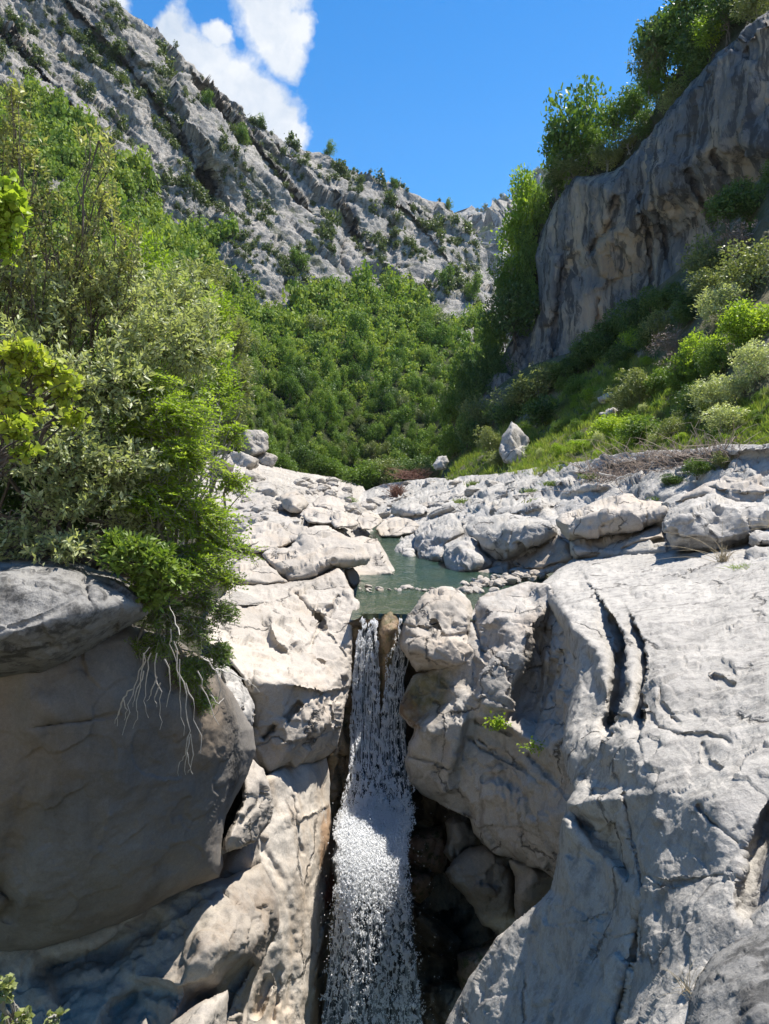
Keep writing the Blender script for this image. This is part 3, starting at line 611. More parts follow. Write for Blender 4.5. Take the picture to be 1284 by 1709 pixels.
# rocks in the hollow beside the falling water
for nm, lab, mt, Yd, ol in (
  ('hollow_boulder', 'tan knobbly boulder tucked highest in the dark hollow right of the waterfall', 'cave', 15.2, [(743, 1372), (757, 1360), (782, 1362), (805, 1400), (800, 1412), (780, 1422), (765, 1438), (752, 1438), (740, 1422), (747, 1397)]),
  ('hollow_boulder', 'large smooth grey boulder hanging in the dark hollow right of the waterfall', 'cave', 14.5, [(745, 1455), (757, 1435), (785, 1412), (815, 1412), (850, 1428), (860, 1470), (860, 1500), (864, 1545), (850, 1556), (832, 1564), (822, 1551), (805, 1543), (790, 1513), (770, 1490), (752, 1472)]),
  ('hollow_boulder', 'grey-blue boulder between the hanging boulder and the sweeping outcrop in the hollow', 'cave', 13.4, [(849, 1435), (864, 1436), (895, 1440), (930, 1460), (925, 1495), (895, 1525), (862, 1550), (858, 1500), (861, 1465)]),
  ('hollow_stone', 'brown wet stone touching the right edge of the falling water', 'moss', 15.9, [(663, 1458), (685, 1448), (724, 1457), (719, 1490), (702, 1508), (687, 1499), (667, 1487)]),
  ('hollow_stone', 'mossy stone above the brown wet stone beside the falling water', 'moss', 16.3, [(655, 1405), (690, 1388), (738, 1378), (750, 1425), (742, 1460), (715, 1462), (690, 1450), (660, 1450)]),
  ('hollow_stone', 'dark brown stone low in the hollow beside the sweeping outcrop', 'moss', 14.6, [(764, 1592), (800, 1578), (840, 1560), (840, 1620), (800, 1660), (770, 1655), (762, 1622)]),
  ('hollow_stone', 'dark ledge stone at the foot of the hollow, nearest the falling water', 'gorge', 16.2, [(690, 1515), (740, 1540), (770, 1570), (760, 1600), (720, 1590), (685, 1560)]),
  ('hollow_stone', 'dark blue-green stone at the foot of the hollow above the bottom edge', 'gorge', 15.0, [(700, 1650), (740, 1635), (790, 1640), (800, 1690), (770, 1750), (700, 1750)])):
    c = np.mean(ol, 0)
    S(nm, label=lab, cat='boulder' if 'boulder' in nm else 'stone', mat=M[mt], seed=int(c[0]), step=2.2, blur=4, rim=(16, .5), thick=1.3, jit=(2, 14), outline=ol,
      pts=[(x, y, Yd + .15 + .1 * math.sin(x * .3 + y)) for x, y in ol] + [(c[0], c[1], Yd - .2)], noise=[('c', .5, .12), ('f', .25, .05)])
S('wet_ledge', label='wet brown and mossy rock strip behind the left edge of the falling water', cat='rock', mat=M['wetbrown'], seed=31, step=2.2, blur=3, rim=(6, .2), thick=.8, jit=(2, 16),
  outline=[(583, 1040), (600, 1028), (606, 1060), (604, 1200), (598, 1300), (590, 1390), (560, 1420), (548, 1380), (546, 1265), (560, 1250), (572, 1200), (580, 1150), (585, 1090)],
  pts=[(583, 1040, 16.8), (606, 1060, 16.7), (604, 1200, 16.75), (560, 1250, 15.6), (548, 1380, 15.4), (590, 1390, 16.4), (560, 1420, 15.8), (580, 1300, 15.9)],
  feats=[('g', [(570, 1260), (566, 1400)], 5, .2)], noise=[('c', .3, .10), ('f', .2, .05)])
S('lip_stone', label='round wet stone splitting the water at the lip of the waterfall', cat='stone', mat=M['wetbrown'], seed=32, step=1.8, blur=3, rim=(9, .35), thick=.7, jit=(1, 10),
  outline=[(632, 1052), (633, 1035), (641, 1024), (652, 1021), (662, 1026), (668, 1040), (662, 1075), (656, 1110), (650, 1150), (645, 1190), (638, 1215), (632, 1180), (631, 1110)],
  pts=[(641, 1024, 16.8), (662, 1026, 16.8), (632, 1052, 16.4), (668, 1040, 16.4), (650, 1050, 16.1), (645, 1150, 16.3), (638, 1215, 16.7)], noise=[('c', .25, .05), ('f', .12, .03)])

# ---------------------------------------------------------------- far right bank
S('bank_bedrock', kind='structure', mat=M['bank'], seed=41, step=2.6, blur=3, rim=(4, .2), jit=(3, 30), thick=0, keep='bank',
  outline=[(1440, 735), (1284, 738), (1200, 745), (1100, 752), (1040, 756), (1000, 765), (960, 772), (900, 780), (840, 790), (760, 796), (700, 800), (640, 808), (604, 822), (592, 845), (600, 872), (625, 888), (640, 905), (660, 930), (700, 955), (760, 972), (830, 976), (880, 965), (930, 955), (960, 940), (1020, 930), (1110, 925), (1200, 932), (1290, 935), (1440, 940)],
  pts=[Z(1440, 735, 4.3), Z(1284, 738, 4.0), (1100, 752, 26), (1000, 765, 30), (900, 780, 38), (840, 790, 43), (700, 800, 60), (604, 822, 68), (592, 845, 56), (640, 860, 47), (640, 905, 36), (660, 930, 30), (700, 955, 27), (760, 972, 24.6), (830, 976, 22.6), (930, 955, 22.0), (1020, 930, 19.5), (1110, 925, 18.3), (1200, 932, 17.6), (1290, 935, 16.8), (1440, 940, 15),
       (1284, 800, 18.6), (1440, 800, 16.5), (1130, 830, 20.6), (1000, 815, 25), (900, 840, 27), (800, 845, 32), (720, 840, 41), (680, 870, 38), (1284, 880, 17.3), (1100, 890, 20), (950, 900, 23), (820, 920, 26), (720, 920, 30)],
  lines=[[(1440, 760, 18.6), (1284, 766, 19.6), (1150, 775, 23), (1020, 790, 28), (900, 805, 34), (780, 822, 41), (690, 825, 52)], [(1440, 776, 17.7), (1284, 786, 18.9), (1160, 796, 21.8), (1030, 812, 25.6), (905, 828, 30.5), (790, 840, 37)]],
  feats=[('s', [(1440, 742), (1284, 752), (1180, 758), (1080, 768), (960, 790)], 10, -.4), ('s', [(1000, 800), (900, 815), (800, 828)], 8, -.5), ('g', [(1150, 770), (1060, 790), (990, 802)], 6, .4), ('s', [(840, 840), (780, 852), (720, 862)], 8, -.5), ('s', [(930, 845), (870, 856), (800, 868)], 8, -.5)],
  noise=[('c', 1.4, .24, (1.6, 1, .5)), ('f', 1.2, .14), ('c', .5, .07), ('f', .25, .03)])
bankrocks = [
 ('bank_boulder', 'blocky boulder with a dark front on the right bank, shading the sweeping outcrop', 'grey', 51, (14, .4), 1.5,
  [(1105, 872), (1115, 853), (1133, 842), (1148, 835), (1168, 831), (1180, 825), (1191, 822), (1208, 829), (1229, 838), (1262, 838), (1300, 835), (1330, 880), (1290, 890), (1258, 888), (1248, 905), (1217, 914), (1193, 926), (1154, 921), (1121, 917), (1110, 899)],
  [(1105, 872, 18.2), (1148, 835, 18.9), (1191, 822, 19.2), (1300, 835, 18.4), (1330, 880, 17.2), (1250, 900, 17.2), (1193, 926, 17.3), (1121, 917, 17.6)],
  [[(1112, 872, 17.5), (1140, 866, 17.1), (1168, 858, 17.0), (1176, 845, 17.6), (1195, 833, 17.7), (1240, 848, 17.3), (1300, 850, 17.0)], [(1120, 905, 17.2), (1165, 900, 16.85), (1205, 900, 16.8), (1245, 890, 16.95)]],
  [('g', [(1246, 850), (1250, 885)], 3, .1)]),
 ('bank_boulder', 'thick flat-topped boulder in the middle of the right bank above the gravel', 'pale', 52, (12, .45), 2.0,
  [(927, 868), (938, 858), (978, 843), (1014, 831), (1040, 824), (1054, 826), (1067, 834), (1090, 836), (1117, 838), (1124, 846), (1107, 870), (1079, 879), (1067, 887), (1020, 894), (987, 899), (948, 903), (936, 888)],
  [(927, 868, 22), (978, 843, 22.5), (1050, 825, 22.6), (1117, 838, 20.6), (1107, 870, 19.6), (1067, 887, 19.9), (987, 899, 20.4), (948, 903, 20.9)],
  [[(938, 872, 20.9), (985, 861, 20.3), (1040, 860, 19.9), (1078, 858, 19.7), (1110, 850, 19.6)], [(945, 892, 20.6), (990, 889, 20.2), (1040, 882, 19.8), (1078, 872, 19.6)], [(950, 858, 21.8), (1000, 846, 21.4), (1060, 846, 20.9)]],
  [('g', [(1079, 842), (1080, 878)], 2.5, .15)]),
 ('bank_ledge', 'undercut ledge beneath the flat-topped boulder on the right bank', 'pale', 53, (9, .4), 1.8,
  [(950, 903), (990, 900), (1032, 890), (1068, 884), (1103, 874), (1110, 899), (1085, 903), (1060, 908), (1040, 918), (1026, 935), (996, 933), (962, 932), (952, 918)],
  [(950, 903, 21.0), (1032, 890, 20.5), (1103, 876, 20.0), (1110, 899, 19.3), (1040, 918, 19.4), (1026, 935, 19.8), (962, 932, 20.6)],
  [[(955, 912, 20.7), (1000, 908, 20.5), (1040, 898, 20.2), (1100, 884, 19.7)], [(960, 920, 20.2), (1000, 920, 19.9), (1035, 910, 19.6), (1090, 896, 19.2)]], []),
 ('bank_boulder', 'long squared block above the green pool on the right bank', 'bank', 54, (12, .5), 2.5,
  [(777, 879), (793, 865), (820, 860), (846, 857), (880, 862), (926, 870), (932, 880), (929, 892), (912, 903), (894, 911), (875, 922), (858, 933), (843, 936), (828, 933), (806, 918), (799, 902), (784, 894)],
  [(777, 879, 26.2), (846, 857, 27), (926, 870, 24.3), (929, 892, 23.2), (894, 911, 23.4), (850, 935, 23.8), (806, 918, 24.4), (784, 894, 25.4)],
  [[(800, 897, 24.6), (825, 890, 24.1), (850, 884, 23.6), (890, 880, 23.3), (926, 878, 23.2)], [(812, 915, 24.0), (845, 918, 23.4), (890, 902, 23.1)], [(806, 878, 25.6), (850, 872, 25.0), (900, 872, 24.3)]],
  [('g', [(852, 886), (858, 915)], 2.5, .12)]),
 ('bank_boulder', 'sun-struck boulder standing in the green pool below the long squared block', 'bank', 55, (12, .5), 1.8,
  [(739, 930), (742, 910), (760, 900), (781, 895), (798, 905), (808, 924), (828, 938), (818, 948), (800, 952), (780, 958), (763, 962), (748, 954)],
  [(739, 930, 24.6), (760, 900, 25.6), (790, 900, 25.2), (828, 938, 24.2), (800, 952, 23.4), (763, 962, 23.3), (770, 915, 24.3), (765, 940, 23.5), (795, 935, 23.6)], [], []),
 ('bank_boulder', 'broad boulder with a shaded face at the water, left of the sun-struck boulder', 'bank', 56, (12, .5), 2.2,
  [(691, 893), (697, 880), (710, 870), (735, 862), (757, 857), (768, 870), (777, 890), (760, 900), (743, 908), (742, 938), (720, 938), (700, 936), (692, 912)],
  [(691, 893, 29), (710, 870, 31), (757, 857, 30), (777, 890, 26.5), (743, 908, 25.8), (742, 938, 25.4), (700, 936, 26.6)],
  [[(700, 895, 28), (720, 893, 27.2), (745, 885, 26.8), (768, 880, 27)], [(700, 915, 27.2), (722, 915, 26.3), (740, 908, 26.2)]], []),
 ('bank_boulder', 'small pale boulder at the head of the green pool', 'bank', 57, (9, .4), 1.6,
  [(655, 925), (662, 910), (676, 897), (690, 890), (697, 905), (698, 930), (690, 938), (670, 935)],
  [(655, 925, 29), (676, 897, 31), (697, 905, 29), (690, 938, 26.8), (670, 935, 27.4), (678, 918, 27.8)], [], [('g', [(660, 918), (690, 912)], 3, .15)]),
 ('bank_ledge', 'dark smooth rock face sloping into the gravel right of the long squared block', 'cave', 58, (9, .4), 2.0,
  [(853, 938), (876, 928), (905, 910), (932, 893), (948, 905), (955, 925), (954, 936), (930, 942), (905, 950), (870, 952)],
  [(853, 938, 23.8), (905, 910, 23.3), (940, 895, 22.6), (954, 936, 21.6), (905, 950, 22.2), (870, 952, 22.9)], [], []),
 ('bank_ledge', 'low dark slab at the foot of the right bank, touching the pool', 'cave', 59, (8, .3), 1.4,
  [(764, 962), (790, 952), (815, 948), (850, 938), (852, 952), (846, 964), (800, 970)],
  [(764, 962, 23.4), (815, 948, 23.6), (852, 945, 23.6), (846, 964, 22.6), (800, 970, 22.6)], [], []),
 ('bank_boulder', 'overhanging boulder with a shadowed notch where the far pool narrows', 'bank', 60, (8, .5), 2.0,
  [(655, 842), (670, 832), (695, 836), (712, 846), (715, 862), (700, 872), (684, 868), (665, 866), (652, 856)],
  [(655, 842, 43), (695, 836, 42), (712, 856, 37), (684, 868, 38), (652, 856, 42), (680, 850, 38.5)], [], [('s', [(655, 858), (685, 862), (715, 854)], 9, .8)]),
 ('bank_slab', 'pale tilted slab above the blocky boulder at the right edge', 'pale', 61, (9, .3), 1.5,
  [(1128, 838), (1150, 822), (1180, 806), (1215, 792), (1250, 782), (1300, 775), (1340, 800), (1320, 838), (1230, 840), (1180, 826)],
  [(1128, 838, 19.8), (1180, 806, 20.2), (1250, 782, 19.8), (1300, 775, 19.2), (1340, 800, 17.8), (1320, 838, 17.6), (1230, 840, 18.4), (1180, 826, 19.2)],
  [], [('s', [(1330, 820), (1250, 822), (1190, 815)], 8, -.3), ('g', [(1180, 815), (1250, 800), (1330, 800)], 2.5, .12)]),
 ('bank_slab', 'low pale block at the right edge under the leafy slope', 'pale', 62, (8, .3), 1.2,
  [(1215, 778), (1222, 768), (1250, 758), (1284, 752), (1340, 752), (1340, 790), (1284, 786), (1240, 788), (1218, 792)],
  [(1215, 778, 20.6), (1250, 758, 20.8), (1340, 752, 20), (1340, 790, 18.6), (1218, 792, 19.9), (1270, 770, 19.9)], [], []),
 ('bank_stone', 'cracked grey stone right of the dry grass tuft at the right edge', 'grey', 63, (8, .25), .8,
  [(1247, 890), (1262, 883), (1300, 884), (1330, 890), (1330, 912), (1280, 912), (1252, 910)], [(1247, 890, 16.6), (1300, 884, 16.6), (1330, 912, 15.6), (1252, 910, 16.2), (1280, 898, 16)], [], []),
 ('bank_stone', 'flat pale stone below the cracked grey stone at the right edge', 'grey', 64, (8, .25), .6,
  [(1244, 918), (1262, 911), (1300, 910), (1340, 915), (1340, 940), (1290, 942), (1250, 938)], [(1244, 918, 15.6), (1300, 910, 15.6), (1340, 940, 14.2), (1250, 938, 14.9)], [], []),
]
for nm, lab, mt, sd, rim, th, ol, pts, lines, feats in bankrocks:
    S(nm, label=lab, cat='boulder' if 'boulder' in nm else 'rock', mat=M[mt], seed=sd, step=2.0, blur=2.6, rim=rim, thick=th, jit=(2.5, 16), outline=ol, pts=pts, lines=lines, feats=feats,
      noise=[('c', 1.0, .22), ('f', .6, .12), ('c', .4, .07), ('f', .2, .03)])

# ---------------------------------------------------------------- left bank upstream
leftrocks = [
 ('river_boulder', 'large dished boulder lying over the pale bedrock beside the green pool', 'pale', 71, (11, .5), 1.6,
  [(438, 925), (452, 912), (478, 915), (495, 905), (500, 889), (512, 882), (528, 878), (550, 879), (563, 888), (575, 894), (596, 902), (612, 917), (619, 930), (612, 940), (595, 946), (576, 949), (556, 949), (540, 959), (520, 966), (503, 970), (484, 973), (464, 955), (448, 940)],
  [(438, 925, 21.5), (452, 912, 22.4), (500, 889, 23), (550, 879, 23.6), (596, 902, 22.6), (619, 930, 21.4), (576, 949, 20.2), (503, 970, 19.0), (484, 973, 19.0), (464, 955, 19.6)],
  [[(470, 945, 19.7), (500, 950, 19.2), (530, 942, 19.4), (560, 930, 19.8), (600, 932, 20.6)], [(470, 925, 21.2), (510, 920, 21.4), (545, 912, 21.6), (585, 915, 21.6)]], [('g', [(455, 925), (480, 928), (500, 912)], 6, .25)]),
 ('river_boulder', 'triangular pale boulder sloping into the green pool', 'pale', 72, (8, .4), 2.0,
  [(560, 905), (580, 898), (605, 895), (630, 900), (645, 925), (660, 953), (656, 963), (630, 967), (600, 974), (592, 955), (575, 950)],
  [(560, 905, 26), (605, 895, 27.5), (632, 903, 27), (660, 954, 23.4), (630, 967, 22.6), (600, 974, 22.2), (575, 950, 22.8)],
  [[(612, 912, 25.6), (632, 935, 24.2), (650, 956, 23.2)]], [('s', [(635, 905), (640, 930), (655, 955)], 10, -.5)]),
 ('river_stone', 'small grey stone wedged under the dished boulder at the pool edge', 'cave', 73, (7, .3), 1.2,
  [(541, 962), (556, 950), (574, 948), (577, 960), (584, 978), (590, 985), (589, 998), (575, 990), (560, 975)],
  [(541, 962, 19.4), (574, 948, 20.4), (590, 990, 19.4), (575, 990, 19.0), (565, 965, 19.2)], [], []),
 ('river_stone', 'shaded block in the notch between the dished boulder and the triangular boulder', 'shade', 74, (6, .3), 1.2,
  [(575, 952), (590, 948), (600, 960), (600, 975), (590, 982), (580, 970)], [(575, 952, 21.2), (600, 960, 21.6), (590, 982, 21.0)], [], []),
 ('river_ledge', 'low pale ledge running left under the dished boulder', 'pale', 75, (7, .35), 1.6,
  [(380, 955), (400, 935), (425, 928), (442, 935), (462, 955), (480, 972), (440, 976), (400, 974)], [(380, 955, 19.5), (425, 928, 21.4), (462, 955, 19.6), (480, 972, 18.8), (400, 974, 18.4)], [], []),
 ('river_boulder', 'bulky boulder with a dark squared face in the upper left riverbed', 'pale', 76, (7, .5), 2.2,
  [(466, 828), (478, 820), (492, 818), (506, 826), (516, 842), (510, 850), (500, 855), (484, 856), (472, 846)],
  [(466, 828, 36), (492, 818, 38), (516, 842, 36), (500, 855, 33), (484, 856, 33), (494, 840, 33)], [[(468, 832, 35), (482, 830, 34), (494, 822, 36)]], []),
 ('river_boulder', 'rounded tan boulder right of the dark-faced boulder in the riverbed', 'pale', 77, (7, .4), 2.0,
  [(522, 840), (532, 830), (548, 826), (562, 830), (574, 842), (577, 855), (560, 852), (540, 848), (526, 848)],
  [(522, 840, 36), (548, 826, 38), (574, 842, 36), (577, 855, 34), (540, 848, 34)], [], []),
 ('river_boulder', 'smooth pale boulder stepping down toward the narrow channel', 'pale', 78, (7, .4), 2.0,
  [(545, 858), (556, 848), (570, 850), (584, 862), (600, 874), (590, 880), (560, 882), (552, 872)],
  [(545, 858, 32), (570, 850, 33), (600, 874, 29.5), (560, 882, 28), (570, 866, 29.5)], [], []),
 ('river_boulder', 'cleft pale boulder behind the dished boulder on the left', 'pale', 79, (7, .4), 2.0,
  [(475, 885), (484, 872), (500, 876), (515, 880), (520, 890), (502, 900), (496, 905), (480, 904)],
  [(475, 885, 26), (500, 876, 27.5), (520, 890, 25), (496, 905, 24), (480, 904, 24)], [], []),
 ('river_boulder', 'long pale hump left of the dished boulder', 'pale', 80, (9, .5), 2.0,
  [(395, 900), (412, 880), (440, 870), (466, 874), (484, 890), (488, 905), (470, 914), (440, 922), (405, 925)],
  [(395, 900, 24), (440, 870, 27), (484, 890, 25), (470, 914, 22.6), (405, 925, 22), (440, 895, 24)], [], [('g', [(410, 890), (450, 885), (480, 895)], 4, .3)]),
 ('river_boulder', 'low whale-backed boulder in mid riverbed below the dark-faced boulder', 'pale', 81, (7, .4), 2.0,
  [(500, 858), (515, 846), (535, 846), (552, 856), (556, 872), (540, 876), (515, 872)],
  [(500, 858, 32), (535, 846, 34), (556, 872, 29.5), (515, 872, 29.5), (528, 860, 30.5)], [], []),
 ('river_boulder', 'cream boulder with a brown undercut at the left edge of the narrow channel', 'pale', 82, (6, .4), 1.6,
  [(596, 868), (604, 856), (618, 852), (632, 858), (640, 868), (632, 876), (620, 884), (604, 884)],
  [(596, 868, 33), (618, 852, 36), (640, 868, 34), (620, 884, 31), (604, 884, 31)], [], []),
 ('river_ledge', 'hollowed pale ledge across the narrow channel', 'pale', 83, (6, .4), 1.6,
  [(626, 882), (640, 868), (660, 862), (690, 868), (704, 880), (690, 890), (660, 896), (636, 896)],
  [(626, 882, 36), (660, 862, 39), (704, 880, 35), (660, 896, 33.5), (636, 896, 33.5), (662, 880, 35.5)], [], [('g', [(645, 870), (650, 890)], 6, .4)]),
]
for nm, lab, mt, sd, rim, th, ol, pts, lines, feats in leftrocks:
    S(nm, label=lab, cat='boulder' if 'boulder' in nm else 'rock', mat=M[mt], seed=sd, step=1.8, blur=2.4, rim=rim, thick=th, jit=(2, 14), outline=ol, pts=pts, lines=lines, feats=feats,
      noise=[('c', .9, .16), ('f', .6, .10), ('c', .35, .04), ('f', .2, .02)])
# ---------------------------------------------------------------- water surface
HAZE = .00006
def plane_grid(name, xs, ys, zf, mat, kind='structure'):
    X, Y = np.meshgrid(xs, ys); P = np.c_[X.ravel(), Y.ravel(), zf(X.ravel(), Y.ravel())]
    i = np.arange(X.size).reshape(X.shape)
    Q = np.stack([i[:-1, :-1], i[:-1, 1:], i[1:, 1:], i[1:, :-1]], -1).reshape(-1, 4)
    if name == 'pool_water': P[:, 1] -= .65 * np.clip((np.abs(P[:, 0] - .02) - .5) / .15, 0, 1) * np.clip(1 - (P[:, 1] - 16.9) / 2, 0, 1)
    o = link(name, mesh_np(name, P, [Q]), mat); o['kind'] = kind
    return o
plane_grid('pool_water', np.linspace(-.75, 5.0, 70), np.linspace(16.9, 44, 160), lambda x, y: 0 * x + .012 * perlin(np.c_[x * 2.2, y * 1.4, 0 * x]), M['water'])

# ---------------------------------------------------------------- riverbed, left bank, hillside
M['bed'] = rock_mat('riverbed_limestone', (.53, .495, .445), (.40, .37, .33), (.22, .21, .19), sc=.7, lich=(.52, .68), lich_amt=.7, crack=.6, bump=.8, warm=(.40, .33, .26, .4))
S('riverbed', kind='structure', mat=M['bed'], seed=91, step=2.2, blur=5, rim=(1, 0), jit=(0, 20), thick=0, keep='bed',
  outline=[(300, 1010), (290, 900), (320, 800), (345, 770), (400, 762), (440, 775), (500, 788), (560, 797), (606, 812), (628, 850), (640, 870), (638, 896), (612, 930), (600, 965), (585, 995), (560, 1010)],
  pts=[(300, 1010, 15), (290, 900, 26), (320, 800, 48), (345, 770, 60), (400, 762, 66), (440, 775, 72), (500, 788, 84), (606, 812, 86), (628, 850, 58), (638, 896, 37), (600, 965, 24), (585, 995, 20.5), (560, 1010, 19), (450, 960, 20.8),
       (380, 900, 26), (450, 870, 30), (520, 900, 26.5), (450, 830, 42), (540, 850, 42), (590, 890, 33), (570, 825, 60), (400, 840, 40), (640, 870, 46)],
  noise=[('c', 2.2, .22, (1.4, 1, .7)), ('f', 1.6, .18), ('c', .7, .06), ('f', .4, .03)])
t = NT('soil_and_litter'); p = t.pos()
n1 = t.noise(p, .9, 7, .65); n2 = t.noise(p, 7, 6, .7)
c = t.mix(t.ramp(n1, [(.4, 0), (.62, 1)]), (.035, .05, .015), (.07, .06, .035)); c = t.mix(.6, c, t.ramp(n2, [(.3, .3), (.7, 1)]), 'MULTIPLY')
M['soil'] = t.out(t.n('ShaderNodeBsdfPrincipled', {'Base Color': c, 'Roughness': .95, 'Normal': t.bump(n2, .8, .15)}).outputs[0])
S('left_bank', kind='structure', mat=M['soil'], seed=92, step=4, blur=8, rim=(1, 0), jit=(3, 30), thick=0,
  outline=[(-160, 1000), (-160, 640), (60, 690), (200, 745), (290, 800), (330, 860), (370, 930), (380, 985), (330, 1030), (330, 1110), (250, 1060), (100, 1000)],
  pts=[(-160, 1000, 8.6), (-160, 640, 18), (60, 690, 20), (290, 800, 24), (330, 860, 21), (380, 985, 17.5), (330, 1030, 14), (330, 1110, 12), (250, 1060, 9.8), (100, 1000, 8.9), (100, 880, 11), (250, 930, 12)],
  noise=[('f', .8, .25), ('c', .5, .1)])

t = NT('grassy_hillside'); p = t.pos()
n1 = t.noise(p, .35, 7, .6); n2 = t.noise(p, 2.5, 8, .7); n3 = t.noise(t.vadd(p, (5, 3, 9)), .6, 7, .65)
c = t.mix(t.ramp(n1, [(.38, 0), (.6, 1)]), (.075, .095, .028), (.17, .15, .075))
c = t.mix(t.ramp(n3, [(.56, 0), (.66, 1)]), c, (.30, .28, .25)); c = t.mix(.6, c, t.ramp(n2, [(.3, .35), (.7, 1)]), 'MULTIPLY')
M['hill'] = t.out(t.n('ShaderNodeBsdfPrincipled', {'Base Color': c, 'Roughness': .95, 'Normal': t.bump(n2, 1, .3)}).outputs[0])
S('hillside', kind='structure', mat=M['hill'], seed=93, step=3, blur=8, rim=(1, 0), jit=(3, 40), thick=0, keep='hill',
  outline=[(735, 806), (745, 775), (790, 705), (830, 645), (880, 612), (960, 585), (1000, 555), (1060, 510), (1130, 452), (1200, 380), (1284, 280), (1450, 160), (1450, 770), (1284, 752), (1100, 766), (1000, 780), (840, 804)],
  pts=[(735, 806, 62), (745, 775, 70), (840, 804, 42), (1000, 780, 29.5), (1100, 766, 25.4), (1284, 752, 20.4), (1450, 770, 17), (830, 645, 73), (885, 612, 73), (1000, 555, 65), (1130, 452, 54.5), (1284, 280, 45), (1450, 160, 39),
       (1284, 600, 27.5), (1284, 500, 33), (1100, 650, 38), (960, 690, 50), (850, 740, 57), (1200, 550, 35), (1284, 660, 24), (1450, 600, 23), (1120, 720, 30), (1040, 600, 50)],
  noise=[('f', 5, .5), ('c', 2.0, .10), ('f', .8, .06)])
S('pointed_boulder', label='pointed grey boulder standing up among shrubs at the foot of the hillside', cat='boulder', mat=M['grey'], seed=95, step=1.8, blur=1.5, rim=(6, .5), thick=2.5, jit=(2, 12),
  outline=[(836, 738), (845, 722), (855, 704), (862, 708), (870, 716), (882, 731), (887, 752), (880, 768), (862, 776), (842, 772), (833, 756)],
  pts=[(836, 738, 46.5), (855, 704, 47.5), (870, 716, 47), (887, 752, 46), (880, 768, 45), (842, 772, 45), (833, 756, 45.8)], lines=[[(857, 708, 46.8), (852, 730, 45.2), (862, 752, 44.6), (858, 774, 44.5)]],
  noise=[('c', 1.2, .4), ('f', .6, .1)])
for lab, Yd, ol in (('thin tilted rock slab poking from the grass halfway up the hillside', 43, [(998, 664), (1020, 654), (1036, 652), (1028, 664), (1010, 674), (1000, 672)]),
                    ('low grey rock plate below the tilted slab on the grassy hillside', 38, [(1000, 690), (1025, 678), (1040, 682), (1028, 694), (1008, 698)]),
                    ('grey rock half hidden by grass above the right bank ledge', 36, [(985, 738), (1000, 726), (1010, 732), (1002, 744), (988, 746)]),
                    ('rough grey rock between bushes at the bottom left of the hillside', 60, [(722, 776), (732, 762), (745, 760), (750, 772), (744, 784), (728, 786)])):
    c = np.mean(ol, 0)
    S('hillside_rock', label=lab, cat='rock', mat=M['bank'], seed=int(c[0]), step=1.6, blur=2, rim=(6, .4), thick=1.2, jit=(2, 10), outline=ol, pts=[(x, y, Yd + (762 - y) * .02) for x, y in ol] + [(c[0], c[1], Yd - .5)], noise=[('c', .6, .2)])

# ---------------------------------------------------------------- the cliff on the right
t = NT('streaked_cliff'); p = t.pos()
w = t.noise(p, .10, 4, .6, 0, 'Color')
q = t.vadd(t.vmul(p, (.38, .38, .05)), t.vmul(w, (2.4, 2.4, .5)))
s1 = t.noise(q, 1.0, 8, .66); q2 = t.vadd(t.vmul(p, (1.3, 1.3, .10)), t.vmul(w, (5, 5, 1.0))); s2 = t.noise(q2, 1.0, 8, .68)
n1 = t.noise(p, .12, 5, .6); n3 = t.noise(p, 2.2, 8, .7)
c = t.mix(t.ramp(s1, [(.42, 0), (.53, 1)]), (.37, .315, .25), (.155, .16, .168))
c = t.mix(t.math('MULTIPLY', t.ramp(n1, [(.44, 0), (.58, 1)]), .7), c, (.16, .168, .178))
c = t.mix(t.math('MULTIPLY', t.ramp(s2, [(.50, 0), (.57, 1)]), .82), c, (.05, .052, .056))
c = t.mix(t.math('MULTIPLY', t.ramp(s2, [(.30, 1), (.42, 0)]), .5), c, (.50, .44, .36))
c = t.mix(.4, c, t.ramp(n3, [(.3, .5), (.7, 1)]), 'MULTIPLY')
for (ctr, rad, col) in ((W(990, 530, 70), 3.2, (.46, .35, .25)), (W(1030, 425, 67), 4, (.36, .27, .18)), (W(1260, 250, 49), 4, (.34, .28, .2))):
    d = t.n('ShaderNodeVectorMath', {0: t.vadd(p, t.vmul(w, (3, 3, 3))), 1: tuple(float(v) + 1.5 for v in ctr)}, operation='DISTANCE').outputs['Value']
    c = t.mix(t.math('MULTIPLY', t.ramp(t.math('DIVIDE', d, rad), [(.4, 1), (1, 0)]), t.ramp(s2, [(.45, .75), (.6, .1)])), c, col)
M['cliff'] = t.out(t.n('ShaderNodeBsdfPrincipled', {'Base Color': c, 'Roughness': .9, 'Specular IOR Level': .2, 'Normal': t.bump(t.math('ADD', s2, t.math('MULTIPLY', n3, .5)), .7, .5)}).outputs[0])
